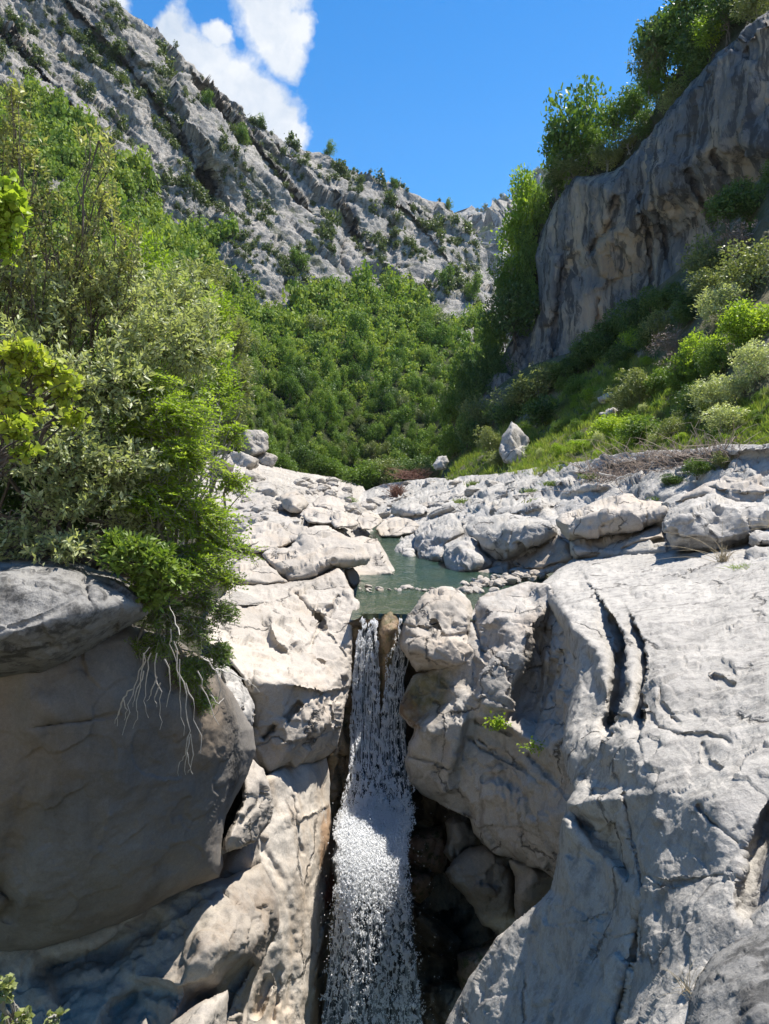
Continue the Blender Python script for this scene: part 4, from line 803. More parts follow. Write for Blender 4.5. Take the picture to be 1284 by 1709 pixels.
S('cliff', kind='structure', mat=M['cliff'], seed=101, step=2.2, blur=4, rim=(16, 2.5), jit=(5, 24), thick=0, keep='cliff',
  outline=[(1450, -160), (1300, 0), (1284, 20), (1250, 42), (1215, 78), (1190, 98), (1150, 142), (1112, 186), (1082, 230), (1060, 255), (1040, 278), (1010, 292), (960, 297), (930, 332), (908, 375), (895, 430), (901, 470), (899, 520), (886, 560), (884, 620), (898, 650), (960, 640), (1010, 610), (1070, 560), (1140, 510), (1210, 440), (1290, 340), (1450, 240)],
  pts=[(1450, -160, 38), (1284, 20, 46), (1150, 142, 54), (1060, 255, 64), (960, 297, 72), (905, 375, 77), (893, 470, 77), (884, 620, 77), (960, 640, 71), (1070, 560, 62), (1140, 510, 57), (1290, 340, 47.5), (1450, 240, 41), (940, 450, 73.5), (930, 560, 74.5)],
  lines=[[(1450, 130, 36.5), (1284, 250, 43.5), (1230, 235, 47), (1170, 250, 51.5), (1120, 300, 55), (1075, 350, 60)],
         [(1450, 190, 40.5), (1284, 306, 47), (1225, 330, 51), (1170, 380, 55.5), (1120, 400, 59.5), (1080, 400, 62.5)],
         [(955, 415, 72.4), (1000, 425, 69.3), (1040, 435, 66.4), (1062, 430, 64.8)], [(958, 440, 73.0), (1000, 462, 70.4), (1040, 465, 67.8), (1070, 455, 65.3)],
         [(975, 490, 71.2), (965, 540, 71.6), (968, 600, 71.2)], [(1015, 490, 69.0), (1012, 540, 69.0), (1000, 590, 68.8)]],
  feats=[('g', [(1095, 300), (1105, 380), (1120, 450)], 5, 1.2), ('g', [(1150, 290), (1180, 350), (1200, 390)], 5, 1.2), ('g', [(1070, 330), (1085, 400), (1090, 480)], 4, 1.0), ('g', [(1030, 330), (1020, 380), (985, 420)], 6, 1.2), ('g', [(1190, 260), (1230, 310), (1270, 320)], 5, 1.0),
         ('s', [(1060, 260), (1150, 155), (1250, 60), (1320, 0)], 20, -.8), ('g', [(945, 420), (930, 520), (925, 600)], 6, .9), ('g', [(1000, 500), (996, 580)], 4, .8)],
  noise=[('f', 7, .8), ('r', 2.6, .75, (1, 1, 5)), ('r', 1.0, .32, (1, 1, 7)), ('c', 4.0, .45, (1, 1, 2)), ('f', 1.0, .2)])
S('cliff_foot', kind='structure', mat=M['cliff'], seed=102, step=2.2, blur=3, rim=(8, 1.5), jit=(4, 20), thick=8, shrink=1.0,
  outline=[(790, 690), (805, 655), (828, 615), (850, 575), (868, 545), (890, 530), (906, 560), (900, 640), (860, 680)],
  pts=[(790, 690, 76), (828, 615, 79), (868, 545, 81), (900, 560, 80), (900, 640, 76), (860, 680, 72)], noise=[('r', 2.6, .8, (1, 1, 4)), ('c', 2, .5)])
S('cliff_top', kind='structure', mat=M['soil'], seed=103, step=5, blur=8, rim=(6, 1.5), jit=(6, 30), thick=0, keep='ctop',
  outline=[(1450, -220), (1300, -60), (1230, 20), (1170, 80), (1120, 130), (1085, 190), (1060, 225), (1030, 250), (985, 262), (950, 275), (925, 300), (900, 335), (880, 370), (868, 430), (862, 490), (856, 560), (880, 620), (915, 600), (915, 500), (920, 420), (950, 340), (1020, 305), (1070, 270), (1130, 190), (1200, 120), (1270, 55), (1450, -100)],
  pts=[(1450, -220, 46), (1230, 20, 55), (1120, 130, 63), (1030, 250, 72), (925, 300, 80), (880, 370, 84), (862, 490, 85), (856, 560, 85), (880, 620, 82), (915, 600, 79), (915, 500, 80), (950, 340, 76), (1070, 270, 67), (1130, 190, 60), (1270, 55, 50), (1450, -100, 42)],
  noise=[('f', 4, .8), ('c', 2, .4)])

# ---------------------------------------------------------------- the mountain on the left
FOREST = [(-470, 150), (50, 165), (90, 190), (140, 212), (152, 250), (190, 270), (235, 300), (262, 346), (325, 372), (372, 378), (400, 385), (372, 405), (352, 440), (370, 480), (400, 505), (440, 525), (480, 520), (512, 512), (540, 494), (575, 474), (600, 488), (640, 478), (680, 492), (702, 516), (740, 535), (775, 532), (800, 522), (830, 560), (860, 820), (-470, 820)]
HOLES = [[(255, 335), (290, 330), (325, 360), (320, 395), (285, 395), (262, 375)], [(95, 245), (135, 250), (140, 275), (100, 270)], [(75, 290), (110, 300), (125, 330), (90, 325)], [(205, 325), (235, 330), (230, 350), (205, 345)], [(760, 555), (790, 555), (795, 575), (765, 575)]]
o = S('mountain', kind='structure', mat=None, seed=111, step=1.9, blur=5, rim=(5, 1.5), jit=(6, 22), thick=0, keep='mtn',
  outline=[(-160, -260), (60, -170), (150, -60), (190, -5), (225, 22), (262, 45), (290, 80), (318, 108), (350, 142), (382, 168), (402, 178), (416, 205), (440, 212), (470, 232), (500, 246), (545, 264), (560, 275), (600, 287), (640, 305), (668, 312), (700, 327), (740, 347), (772, 374), (796, 410), (812, 445), (824, 480), (830, 520), (850, 600), (870, 830), (-160, 830)],
  pts=[(-160, -260, 150), (0, -170, 162), (150, -60, 170), (262, 45, 178), (350, 142, 185), (440, 212, 194), (500, 246, 198), (600, 287, 208), (700, 327, 216), (772, 374, 222), (812, 445, 212), (824, 480, 205),
       (-160, 0, 135), (0, 60, 141), (100, 130, 145), (200, 180, 151), (300, 250, 158), (500, 340, 177), (600, 400, 184), (700, 420, 192), (780, 460, 195),
       (-160, 160, 118), (0, 190, 124), (120, 235, 130), (230, 310, 136), (450, 505, 146), (560, 470, 163), (640, 470, 170), (720, 520, 170), (800, 530, 168),
       (-160, 450, 80), (100, 450, 93), (300, 520, 106), (450, 610, 116), (600, 620, 125), (720, 620, 132), (830, 640, 120), (-160, 830, 40), (100, 800, 50), (300, 775, 60), (380, 772, 70), (500, 796, 90), (600, 806, 98), (700, 800, 92), (760, 780, 86), (870, 830, 75)],
  lines=[[(322, 285, 159), (330, 240, 160), (370, 235, 164), (410, 265, 168), (440, 300, 171)], [(325, 335, 158.5), (350, 335, 163), (400, 340, 166.5), (440, 345, 169)],
         [(262, 330, 145), (300, 335, 148), (325, 352, 150)], [(262, 385, 144.5), (300, 392, 147.5), (322, 390, 149)],
         [(350, 440, 145), (400, 425, 150), (460, 420, 156)], [(370, 490, 141), (410, 508, 143), (450, 512, 146)],
         [(590, 340, 188), (610, 380, 186), (640, 400, 187)], [(575, 300, 204), (620, 345, 196), (660, 360, 198)],
         [(400, 180, 190), (420, 230, 184), (450, 270, 184), (520, 330, 184)], [(230, 60, 168), (270, 110, 166), (330, 190, 168)], [(210, 80, 163), (245, 135, 161), (300, 215, 161)]],
  feats=[('h', [(324, 290), (335, 281), (352, 286), (362, 310), (356, 330), (334, 324)], 5, 9), ('g', [(190, 85), (215, 70), (240, 100)], 8, -3), ('s', [(130, 20), (200, 90), (260, 160), (300, 230)], 22, 3.0), ('s', [(20, 60), (80, 130), (150, 210)], 18, 3.0), ('s', [(330, 130), (400, 210), (470, 290), (540, 380)], 20, 3.5), ('s', [(470, 250), (560, 330), (600, 400)], 18, 3), ('s', [(600, 300), (690, 360), (760, 450)], 18, 3), ('s', [(690, 345), (760, 400), (810, 480)], 14, 3),
         ('g', [(575, 395), (565, 440), (590, 470)], 8, 3), ('g', [(655, 380), (650, 440), (670, 480)], 8, 3)],
  noise=[('c', 16, 2.6, dip(38, 1.8, .8)), ('r', 24, 2.4), ('c', 5.0, .6, dip(38, 2.0, .7)), ('r', 5, .35, dip(38, 2.0, .7)), ('c', 2.0, .45), ('c', .9, .25), ('f', 1.0, .18)], amask=lambda G: 1 - .94 * np.clip((G[:, 1] - 490) / 50, 0, 1))
xs, ys, P, ins, N = SURF['mtn']
def woodmask(px, py):
    G = np.c_[np.ravel(px), np.ravel(py)]
    Gw = G + 24 * np.c_[fbm(np.c_[G / 40, G[:, :1] * 0], 4, 21), fbm(np.c_[G / 40, G[:, :1] * 0], 4, 22)]
    m = inpoly(Gw, FOREST)
    for h in HOLES: m &= ~inpoly(Gw, h)
    return m
M_v = o.data
Vw = np.empty(len(M_v.vertices) * 3, np.float32); M_v.vertices.foreach_get('co', Vw); Vw = Vw.reshape(-1, 3) + np.array(o.location)
qx, qy = PX(Vw)
a = M_v.attributes.new('tint', 'FLOAT', 'POINT'); a.data.foreach_set('value', woodmask(qx, qy).astype(np.float32))
t = NT('mountain_limestone'); p = t.pos()
w = t.noise(p, .05, 4, .6, 0, 'Color')
n1 = t.noise(p, .09, 7, .65); n2 = t.noise(p, .7, 9, .7); n3 = t.noise(p, 3.0, 6, .7)
q = t.vadd(t.vmul(p, (.45, .45, .06)), t.vmul(w, (2, 2, .4))); s1 = t.noise(q, 1.0, 7, .65)
c = t.mix(t.ramp(n1, [(.4, 0), (.62, 1)]), (.52, .48, .425), (.40, .38, .35))
c = t.mix(t.math('MULTIPLY', t.ramp(s1, [(.50, 0), (.60, 1)]), .65), c, (.16, .17, .18))
c = t.mix(t.math('MULTIPLY', t.ramp(n2, [(.52, 0), (.64, 1)]), .6), c, (.17, .17, .155))
gr = t.noise(t.vadd(p, (3, 8, 1)), .16, 8, .7)
c = t.mix(t.math('MULTIPLY', t.ramp(gr, [(.55, 0), (.61, 1)]), .75), c, (.07, .09, .035))
vc = t.n('ShaderNodeTexVoronoi', {'Vector': t.vadd(t.vmul(p, (.22, .3, .5)), t.vmul(t.noise(p, .25, 6, .65, 0, 'Color'), (1.6, 1.6, 1.6))), 'Scale': 1.0}, feature='DISTANCE_TO_EDGE').outputs['Distance']
c = t.mix(t.math('MULTIPLY', t.ramp(vc, [(0, 1), (.04, 0)]), .5), c, (.08, .08, .08))
at = t.n('ShaderNodeAttribute', attribute_name='tint').outputs['Fac']
c = t.mix(t.ramp(t.math('ADD', at, t.math('MULTIPLY', t.math('SUBTRACT', n2, .5), .8)), [(.45, 0), (.55, 1)]), c, t.mix(t.ramp(n2, [(.35, 0), (.65, 1)]), (.035, .055, .015), (.075, .085, .035)))
c = t.mix(.45, c, t.ramp(n3, [(.3, .5), (.7, 1)]), 'MULTIPLY')
M['mtn'] = t.out(t.n('ShaderNodeBsdfPrincipled', {'Base Color': c, 'Roughness': .95, 'Specular IOR Level': .15, 'Normal': t.bump(t.math('ADD', n2, t.math('MULTIPLY', n3, .3)), .9, 1.2)}).outputs[0])
M_v.materials.append(M['mtn'])
o2 = S('far_mountain', kind='structure', mat=M['mtn'], seed=121, step=2.2, blur=3, rim=(4, 16), jit=(4, 16), thick=0, keep='far',
  outline=[(730, 372), (775, 362), (800, 358), (825, 350), (850, 338), (880, 318), (910, 295), (980, 260), (980, 640), (760, 640), (745, 480)],
  pts=[(a, b, c * 2.3) for a, b, c in ((730, 372, 620), (800, 358, 640), (850, 338, 660), (910, 295, 680), (980, 260, 690), (980, 640, 330), (760, 640, 330), (800, 420, 560), (840, 420, 540), (900, 400, 560), (810, 500, 450), (850, 520, 430))],
  feats=[('s', [(775, 360), (800, 410), (830, 470)], 14, 90), ('s', [(860, 340), (830, 400), (850, 480)], 14, -70)],
  noise=[('c', 110, 30, (1, 1, .8)), ('r', 130, 34), ('c', 32, 10), ('f', 13, 4)])
plane_grid('ground', np.linspace(-500, 500, 40), np.linspace(-60, 760, 40), lambda x, y: 0 * x - 14.0, M['soil'])
bpy.context.view_layer.update()
hz = bpy.data.meshes.new('haze'); HV = [(x, y, z) for x in (-700, 900) for y in (-80, 1900) for z in (-16, 800)]
hz.from_pydata(HV, [], [(0, 1, 3, 2), (4, 6, 7, 5), (0, 4, 5, 1), (2, 3, 7, 6), (0, 2, 6, 4), (1, 5, 7, 3)]); hz.update()
t = NT('valley_haze')
t.n('ShaderNodeOutputMaterial', {'Volume': t.n('ShaderNodeVolumePrincipled', {'Color': (.72, .84, 1.0), 'Density': HAZE, 'Anisotropy': .1}).outputs[0]})
if HAZE > 0: link('haze', hz, t.m)['kind'] = 'stuff'

M['rear'] = rock_mat('bounce_limestone', (.55, .52, .47), (.42, .40, .36), (.26, .25, .225), sc=.5, bump=.6)
plane_grid('bounce_slope', np.linspace(-70, 70, 70), np.linspace(-60, .2, 40), lambda x, y: 1.1 + .62 * np.clip(-y - 7, 0, 60) + .10 * np.abs(x) + .6 * fbm(np.c_[x / 5, y / 5, 0 * x], 4, 9), M['rear'])  # unseen pale slope behind the camera, added to bounce sunlight onto shaded faces
# ---------------------------------------------------------------- sky, sun, camera
wn = NT('World', world=True); SC.world = wn.m
sunel = math.asin(SUN[2]); sunaz = math.atan2(SUN[0], SUN[1])
sky = wn.n('ShaderNodeTexSky', sky_type='NISHITA', sun_disc=False, sun_elevation=sunel, sun_rotation=sunaz, altitude=300, air_density=1.0, dust_density=.25, ozone_density=2.5)
hs = wn.n('ShaderNodeHueSaturation', {'Hue': .5, 'Saturation': 1.46, 'Value': 1.0, 'Color': sky.outputs[0]}).outputs[0]
d = wn.n('ShaderNodeTexCoord').outputs['Generated']
nz = wn.noise(d, 7, 8, .6, 0, 'Color'); nf = wn.noise(d, 22, 7, .62)
dd = wn.vadd(d, wn.vmul(wn.vadd(nz, (-.5, -.5, -.5)), (.07, .07, .07)))
acc = None
def skydir(px, py):
    v = W(px, py, 100.0) - np.array([0, 0, H]); return tuple(float(x) for x in v / np.linalg.norm(v))
for px, py, r in ((300, 90, 52), (340, 125, 66), (385, 150, 66), (420, 180, 66), (450, 205, 58), (484, 222, 36), (330, 180, 70), (290, 50, 34), (455, 48, 58), (440, 8, 54), (468, 84, 40), (450, -45, 70), (487, 40, 34), (360, 55, 20), (185, 0, 28), (150, -30, 60)):
    dist = wn.n('ShaderNodeVectorMath', {0: dd, 1: skydir(px, py)}, operation='DISTANCE').outputs['Value']
    k = wn.math('SUBTRACT', 1.0, wn.math('DIVIDE', dist, r / F))
    acc = k if acc is None else wn.math('MAXIMUM', acc, k)
msk = wn.math('ADD', acc, wn.math('MULTIPLY', wn.math('SUBTRACT', nf, .5), 1.25))
mk = wn.ramp(msk, [(.06, 0), (.42, 1)])
cl = wn.ramp(wn.noise(dd, 9, 5, .6), [(.38, (3.4, 3.9, 4.6)), (.6, (5.3, 5.4, 5.5))])
col = wn.mix(wn.math('MULTIPLY', mk, .97), hs, cl)
bg = wn.n('ShaderNodeBackground', {'Color': col, 'Strength': .093}).outputs[0]
wn.n('ShaderNodeOutputWorld', {'Surface': bg})
ld = bpy.data.lights.new('sun', 'SUN'); ld.energy = 4.7; ld.angle = math.radians(.5); ld.color = (1, .94, .85)
lo = bpy.data.objects.new('sun', ld); COL.objects.link(lo); lo.rotation_euler = Vector(SUN).to_track_quat('Z', 'Y').to_euler(); lo.location = (20, 10, 40)
cd = bpy.data.cameras.new('camera'); cam = bpy.data.objects.new('camera', cd); COL.objects.link(cam)
cam.location = (0, 0, H); cam.rotation_euler = (math.pi / 2 - PITCH, 0, 0)
cd.sensor_fit = 'VERTICAL'; cd.sensor_height = 36; cd.lens = 36 * F / 1709; cd.clip_start = .1; cd.clip_end = 5000
SC.camera = cam
SC.view_settings.view_transform = 'Standard'; SC.view_settings.look = 'None'; SC.view_settings.exposure = 1.0; SC.view_settings.gamma = 1
SC.render.engine = 'CYCLES'
SC.cycles.use_denoising = True
SC.cycles.max_bounces = 9; SC.cycles.diffuse_bounces = 7; SC.cycles.transparent_max_bounces = 8
# ---------------------------------------------------------------- plant building blocks
def unit(v): return v / (np.linalg.norm(v, axis=-1, keepdims=True) + 1e-9)
def leaves(C, D, L, Wd, r, tint, shape='lance', curl=.25, up=.5, nb=None):
    """C base points, D growing directions, L lengths, Wd widths -> verts, quads, tints"""
    n = len(C); D = unit(D)
    nrm = unit(r.normal(size=(n, 3)) * .7 + np.array([0, 0, up]) + np.array(SUN) * .15)
    if nb is not None:
        nrm = unit(nb + r.normal(size=(n, 3)) * .5 + np.array([0, 0, .25])); D = unit(np.cross(nrm, r.normal(size=(n, 3)))); C = C - D * np.broadcast_to(L, n)[:, None] * .5
    S = unit(np.cross(D, nrm)); Nn = np.cross(S, D)
    L = np.broadcast_to(L, n)[:, None]; Wd = np.broadcast_to(Wd, n)[:, None]
    if shape == 'quad':       # simple leaf-spray card used for far crowns
        V = np.stack([C - S * Wd * .5, C + S * Wd * .5, C + D * L + S * Wd * .35 - Nn * L * curl * .4, C + D * L - S * Wd * .35 - Nn * L * curl * .4], 1)
        Q = np.arange(4 * n).reshape(n, 4); k = 4
    elif shape == 'lance':    # folded pointed leaf
        m = C + D * L * .45
        V = np.stack([C, m + S * Wd * .5 + Nn * Wd * curl, C + D * L - Nn * L * curl * .5, m - S * Wd * .5 + Nn * Wd * curl], 1)
        b = np.arange(n)[:, None] * 4
        Q = np.concatenate([b + np.array([[0, 1, 2]]), b + np.array([[0, 2, 3]])]); k = 4
    else:                     # broad lobed leaf
        pts = [(0, 0, 0), (.28, .52, .10), (.52, .36, .07), (.72, .42, .0), (1.0, 0, -.22), (.72, -.42, .0), (.52, -.36, .07), (.28, -.52, .10), (.5, 0, -.03)]
        V = np.stack([C + D * L * a + S * Wd * b_ + Nn * L * c_ for a, b_, c_ in pts], 1)
        b = np.arange(n)[:, None] * 9
        Q = np.concatenate([b + np.array([[8, i, (i + 1) % 8]]) for i in range(8)]); k = 9
    return V.reshape(-1, 3), Q, np.repeat(tint, k)
def tube(path, r0, r1, sides=5):
    P = np.asarray(path, float); n = len(P)
    T = unit(np.gradient(P, axis=0)); a = unit(np.cross(T, np.array([.31, .2, .93]))); b = np.cross(T, a)
    ang = np.arange(sides) * 2 * math.pi / sides
    R = np.linspace(r0, r1, n)[:, None, None]
    V = (P[:, None, :] + R * (np.cos(ang)[None, :, None] * a[:, None, :] + np.sin(ang)[None, :, None] * b[:, None, :])).reshape(-1, 3)
    i = np.arange(n - 1)[:, None] * sides; j = np.arange(sides)[None]; j2 = (j + 1) % sides
    Q = np.stack([i + j, i + j2, i + sides + j2, i + sides + j], -1).reshape(-1, 4)
    return V, Q
def merge(parts):
    V, Q, o = [], [], 0
    for v, q in parts: V.append(v); Q.append(q + o); o += len(v)
    return np.concatenate(V), np.concatenate(Q)
def bent(a, b, k, r, amp):
    a = np.asarray(a, float); b = np.asarray(b, float); t = np.linspace(0, 1, k)[:, None]
    w = r.normal(size=(k, 3)) * amp * np.linalg.norm(b - a); w[0] = 0; w[-1] = 0
    return a + (b - a) * t + w * np.sin(t * math.pi)

# leaf colours (real ones)
M['silver'] = leaf_mat('silvery_leaf', (.20, .24, .11), (.38, .42, .22), (.58, .61, .33), .38, .4, .45)
M['darkleaf'] = leaf_mat('dark_leaf', (.045, .085, .024), (.08, .14, .035), (.14, .20, .05), .25)
M['green'] = leaf_mat('green_leaf', (.065, .12, .024), (.12, .20, .036), (.20, .28, .055), .35)
M['lime'] = leaf_mat('lime_leaf', (.15, .24, .028), (.26, .37, .042), (.39, .48, .07), .45)
M['olive'] = leaf_mat('olive_leaf', (.12, .15, .055), (.20, .235, .09), (.30, .33, .13), .3)
M['paletip'] = leaf_mat('pale_tipped_leaf', (.10, .13, .04), (.22, .25, .08), (.46, .46, .19), .35)
M['yellow'] = leaf_mat('yellow_green_leaf', (.22, .30, .04), (.33, .40, .06), (.46, .48, .09), .5)
M['forest'] = leaf_mat('forest_leaf', (.06, .11, .026), (.145, .235, .045), (.33, .39, .09), .3, .12, .65, None, .42)
M['scrub'] = leaf_mat('mountain_scrub_leaf', (.06, .085, .03), (.105, .14, .05), (.17, .20, .07), .3)
M['grass'] = leaf_mat('hillside_grass', (.14, .23, .04), (.22, .30, .06), (.34, .35, .11), .4)

def crown_arrays(seed, nl, leaf, lobes=9, tuft=7, flat=1.0, gap=.35, aspect=1.7, shape='quad', spread=.62, round_=False):
    """foliage for a unit crown: radius about 1, centre at z=1"""
    r = np.random.default_rng(seed)
    lc = unit(r.normal(size=(lobes, 3))) * (r.uniform(.2, 1, (lobes, 1)) ** .5) * spread
    lc[0] = 0; lr = r.uniform(.34, .62, lobes)
    nt = nl // tuft
    k = r.integers(0, lobes, nt * 2)
    d = unit(r.normal(size=(nt * 2, 3)) + np.array([0, 0, .15])); rad = lr[k] * r.uniform(.35, 1, nt * 2) ** .45
    T = lc[k] + d * rad[:, None]
    keep = fbm(T * 2.2 + seed, 3, seed) > -gap * .5
    T, d = T[keep][:nt], d[keep][:nt]
    tt = np.clip(.5 + .38 * fbm(T * 1.6 + 9, 3, seed + 4) * 1.6 + r.normal(size=len(T)) * .14, 0, 1)
    C = np.repeat(T, tuft, 0) + r.normal(size=(len(T) * tuft, 3)) * leaf * .9
    D = np.repeat(d, tuft, 0) * .6 + r.normal(size=C.shape) * .8 + np.array([0, 0, .25])
    sz = leaf * r.uniform(.6, 1.3, len(C))
    tint = np.clip(np.repeat(tt, tuft) + r.normal(size=len(C)) * .12, 0, 1)
    V, Q, tn = leaves(C, D, sz, sz / aspect, r, tint, shape, nb=np.repeat(d, tuft, 0) if round_ else None)
    V = V * np.array([1, 1, flat]) + np.array([0, 0, 1.0])
    return V, Q, tn, lc * np.array([1, 1, flat]) + np.array([0, 0, 1.0]), lr
def plant_proto(name, seed, nl, leaf, leafm, barkm='bark', trunk=.06, stems=1, **kw):
    V, Q, tn, lc, lr = crown_arrays(seed, nl, leaf, **kw)
    cm = mesh_np(name + '_crown', V, [Q], col=tn); cm.materials.append(M[leafm])
    r = np.random.default_rng(seed + 1); parts = []
    for s in range(stems):
        b0 = np.array([r.normal() * .08 * (stems > 1), r.normal() * .08 * (stems > 1), -.25])
        top = lc[s % len(lc)] * .5 + np.array([0, 0, .25])
        parts.append(tube(bent(b0, top, 6, r, .05), trunk, trunk * .55, 6))
        for j in range(s, len(lc), stems):
            parts.append(tube(bent(top * r.uniform(.55, 1.0), lc[j] + unit(lc[j] - lc[0] + 1e-3) * lr[j] * .5, 5, r, .06), trunk * .5, trunk * .12, 4))
    tv, tq = merge(parts)
    tm = mesh_np(name + '_trunk', tv, [tq]); tm.materials.append(M[barkm])
    return cm, tm
def put_plant(kind, proto, loc, sx, sz, rot, label, cat, group=None, sy=None, parts=('crown', 'trunk')):
    e = empty(kind, loc); e.rotation_euler = (0, 0, rot); e.scale = (sx, sy or sx, sz)
    tag(e, label, cat, group)
    for nm, me in zip(parts, proto):
        c = bpy.data.objects.new(nm, me); COL.objects.link(c); c.parent = e
    return e

# ---------------------------------------------------------------- woods on the mountain
R = np.random.default_rng(5)
FP = [plant_proto('wood_tree', 300 + i, 2000, .10, 'forest', lobes=9, trunk=.05, flat=1.2, gap=.2, tuft=6, round_=True, spread=.68) for i in range(5)]
LOW = [crown_arrays(400 + i, 230, .26, lobes=7, tuft=5, flat=1.2, gap=.1, aspect=1.25, round_=True, spread=.66) for i in range(6)]
FG = [plant_proto('wood_tree', 340 + i, 2000, .10, ('green', 'darkleaf', 'olive')[i], lobes=9, trunk=.05, flat=1.15 + .25 * (i == 1), gap=.3, tuft=6, round_=True, spread=.66) for i in range(3)]
def scatter(n, box, test, sep):
    px = R.uniform(box[0], box[2], n); py = R.uniform(box[1], box[3], n)
    m = test(px, py); px, py = px[m], py[m]
    grid = {}; out = []
    for x, y in zip(px, py):
        s = sep(x, y); g = (int(x / 12), int(y / 12)); ok = True
        for i in (-1, 0, 1):
            for j in (-1, 0, 1):
                for (a, b) in grid.get((g[0] + i, g[1] + j), ()):
                    if (a - x) ** 2 + (b - y) ** 2 < s * s: ok = False; break
                if not ok: break
            if not ok: break
        if ok: grid.setdefault(g, []).append((x, y)); out.append((x, y))
    return np.array(out)
fw = scatter(40000, (-440, 160, 860, 815), woodmask, lambda x, y: 7.5 + 6.0 * np.clip((y - 480) / 300, 0, 1))
fpos, fin, fn = on_surf('mtn', fw[:, 0], fw[:, 1])
ok = fin; fw, fpos = fw[ok], fpos[ok]
fsize = .95 * R.lognormal(0, .26, len(fw)) * (1 + .35 * fbm(np.c_[fw / 60, fw[:, :1] * 0], 3, 3))
fsize = np.clip(fsize * fpos[:, 1] / 105 * 1.0, .4, 3.2)
pxw = fsize / fpos[:, 1]
vis = (fw[:, 0] > 385) & (fw[:, 0] < 830) & (fw[:, 1] > 540)
order = np.argsort(-1.0 * (fpos[:, 1] < 400) * vis * pxw * (1 + (fw[:, 1] - 540) / 120)); near = order[:280]; isnear = np.zeros(len(fw), bool); isnear[near] = vis[near]
for i in np.nonzero(isnear)[0]:
    s = fsize[i]
    put_plant('wood_tree', FP[i % 5] if R.random() > .32 else FG[i % 3], fpos[i] - np.array([0, 0, .2]), s, s * R.uniform(.95, 1.35), R.uniform(0, 6), 'bushy green tree in the dense wood filling the lower mountain slope', 'tree', 'trees of the wood on the lower slope')
def stuff_crowns(name, pos, size, zs, mat, tintoff):
    VV, QQ, TT, o = [], [], [], 0
    for i in range(len(pos)):
        V, Q, tn, _, _ = LOW[i % 6]; a = R.uniform(0, 6.28); c, s = math.cos(a), math.sin(a)
        X = V @ np.array([[c, s, 0], [-s, c, 0], [0, 0, 1]])
        VV.append(X * np.array([size[i], size[i], size[i] * zs[i]]) + pos[i]); QQ.append(Q + o); o += len(V); TT.append(np.clip(tn * .75 + tintoff[i], 0, 1))
    me = mesh_np(name, np.concatenate(VV), [np.concatenate(QQ)], col=np.concatenate(TT)); me.materials.append(mat)
    return link(name, me)
j = ~isnear
tag(stuff_crowns('forest', fpos[j] - np.array([0, 0, .3]) * fsize[j][:, None], fsize[j], R.uniform(.9, 1.35, j.sum()), M['forest'], .16 * fbm(np.c_[fw[j] / 45, fw[j][:, :1] * 0], 3, 8) + R.normal(size=j.sum()) * .17 + .10), 'dense green macchia woodland covering the lower mountain', 'forest', kind='stuff')
def rockscrub(px, py):
    G = np.c_[px, py]; q = np.c_[(G[:, 0] * .8 + G[:, 1] * .6) / 70, (-G[:, 0] * .6 + G[:, 1] * .8) / 26, 0 * px]
    v = fbm(q, 4, 77)
    return (v > .11) & ~woodmask(px, py) | ((v > -.0) & (R.random(len(px)) < .08) & ~woodmask(px, py))
sw = scatter(18000, (-420, -120, 830, 560), rockscrub, lambda x, y: 5.0)
# the dark bushes along the ledges seen in the photo
for x0, y0, x1, y1, n, sp in ((20, 20, 40, 40, 14, 12), (60, 60, 75, 90, 8, 8), (140, 60, 215, 100, 34, 10), (150, 100, 240, 160, 30, 10), (185, 105, 205, 75, 8, 6), (60, 30, 70, 40, 6, 6), (265, 120, 300, 130, 8, 6), (340, 180, 352, 195, 7, 6), (275, 215, 300, 245, 10, 7), (395, 225, 420, 250, 16, 9),
                              (230, 300, 330, 320, 40, 12), (300, 320, 370, 350, 36, 11), (410, 340, 440, 360, 12, 8), (500, 430, 512, 445, 9, 6), (540, 360, 560, 380, 14, 9), (560, 290, 600, 330, 26, 12), (640, 330, 670, 370, 20, 10), (690, 350, 740, 400, 20, 10), (640, 400, 720, 430, 34, 12), (600, 415, 640, 435, 16, 9), (470, 270, 500, 300, 12, 8), (520, 370, 545, 400, 14, 9), (735, 480, 760, 500, 18, 10), (770, 480, 800, 530, 22, 10), (375, 380, 420, 420, 22, 10), (440, 415, 500, 450, 22, 10), (100, 30, 130, 50, 8, 8)):
    tt = R.random(n); sw = np.concatenate([sw, np.c_[x0 + (x1 - x0) * tt, y0 + (y1 - y0) * tt] + R.normal(size=(n, 2)) * sp * .5])
spos, sin_, sn = on_surf('mtn', sw[:, 0], sw[:, 1]); sw, spos = sw[sin_], spos[sin_]
ss = np.clip(.60 * R.lognormal(0, .42, len(sw)) * spos[:, 1] / 150, .25, 1.7)
tag(stuff_crowns('mountain_scrub', spos - np.array([0, 0, .4]) * ss[:, None], ss, R.uniform(.8, 1.2, len(sw)), M['scrub'], R.normal(size=len(sw)) * .1 + .05), 'dark scrub clinging to ledges of the grey mountain rock', 'scrub', kind='stuff')
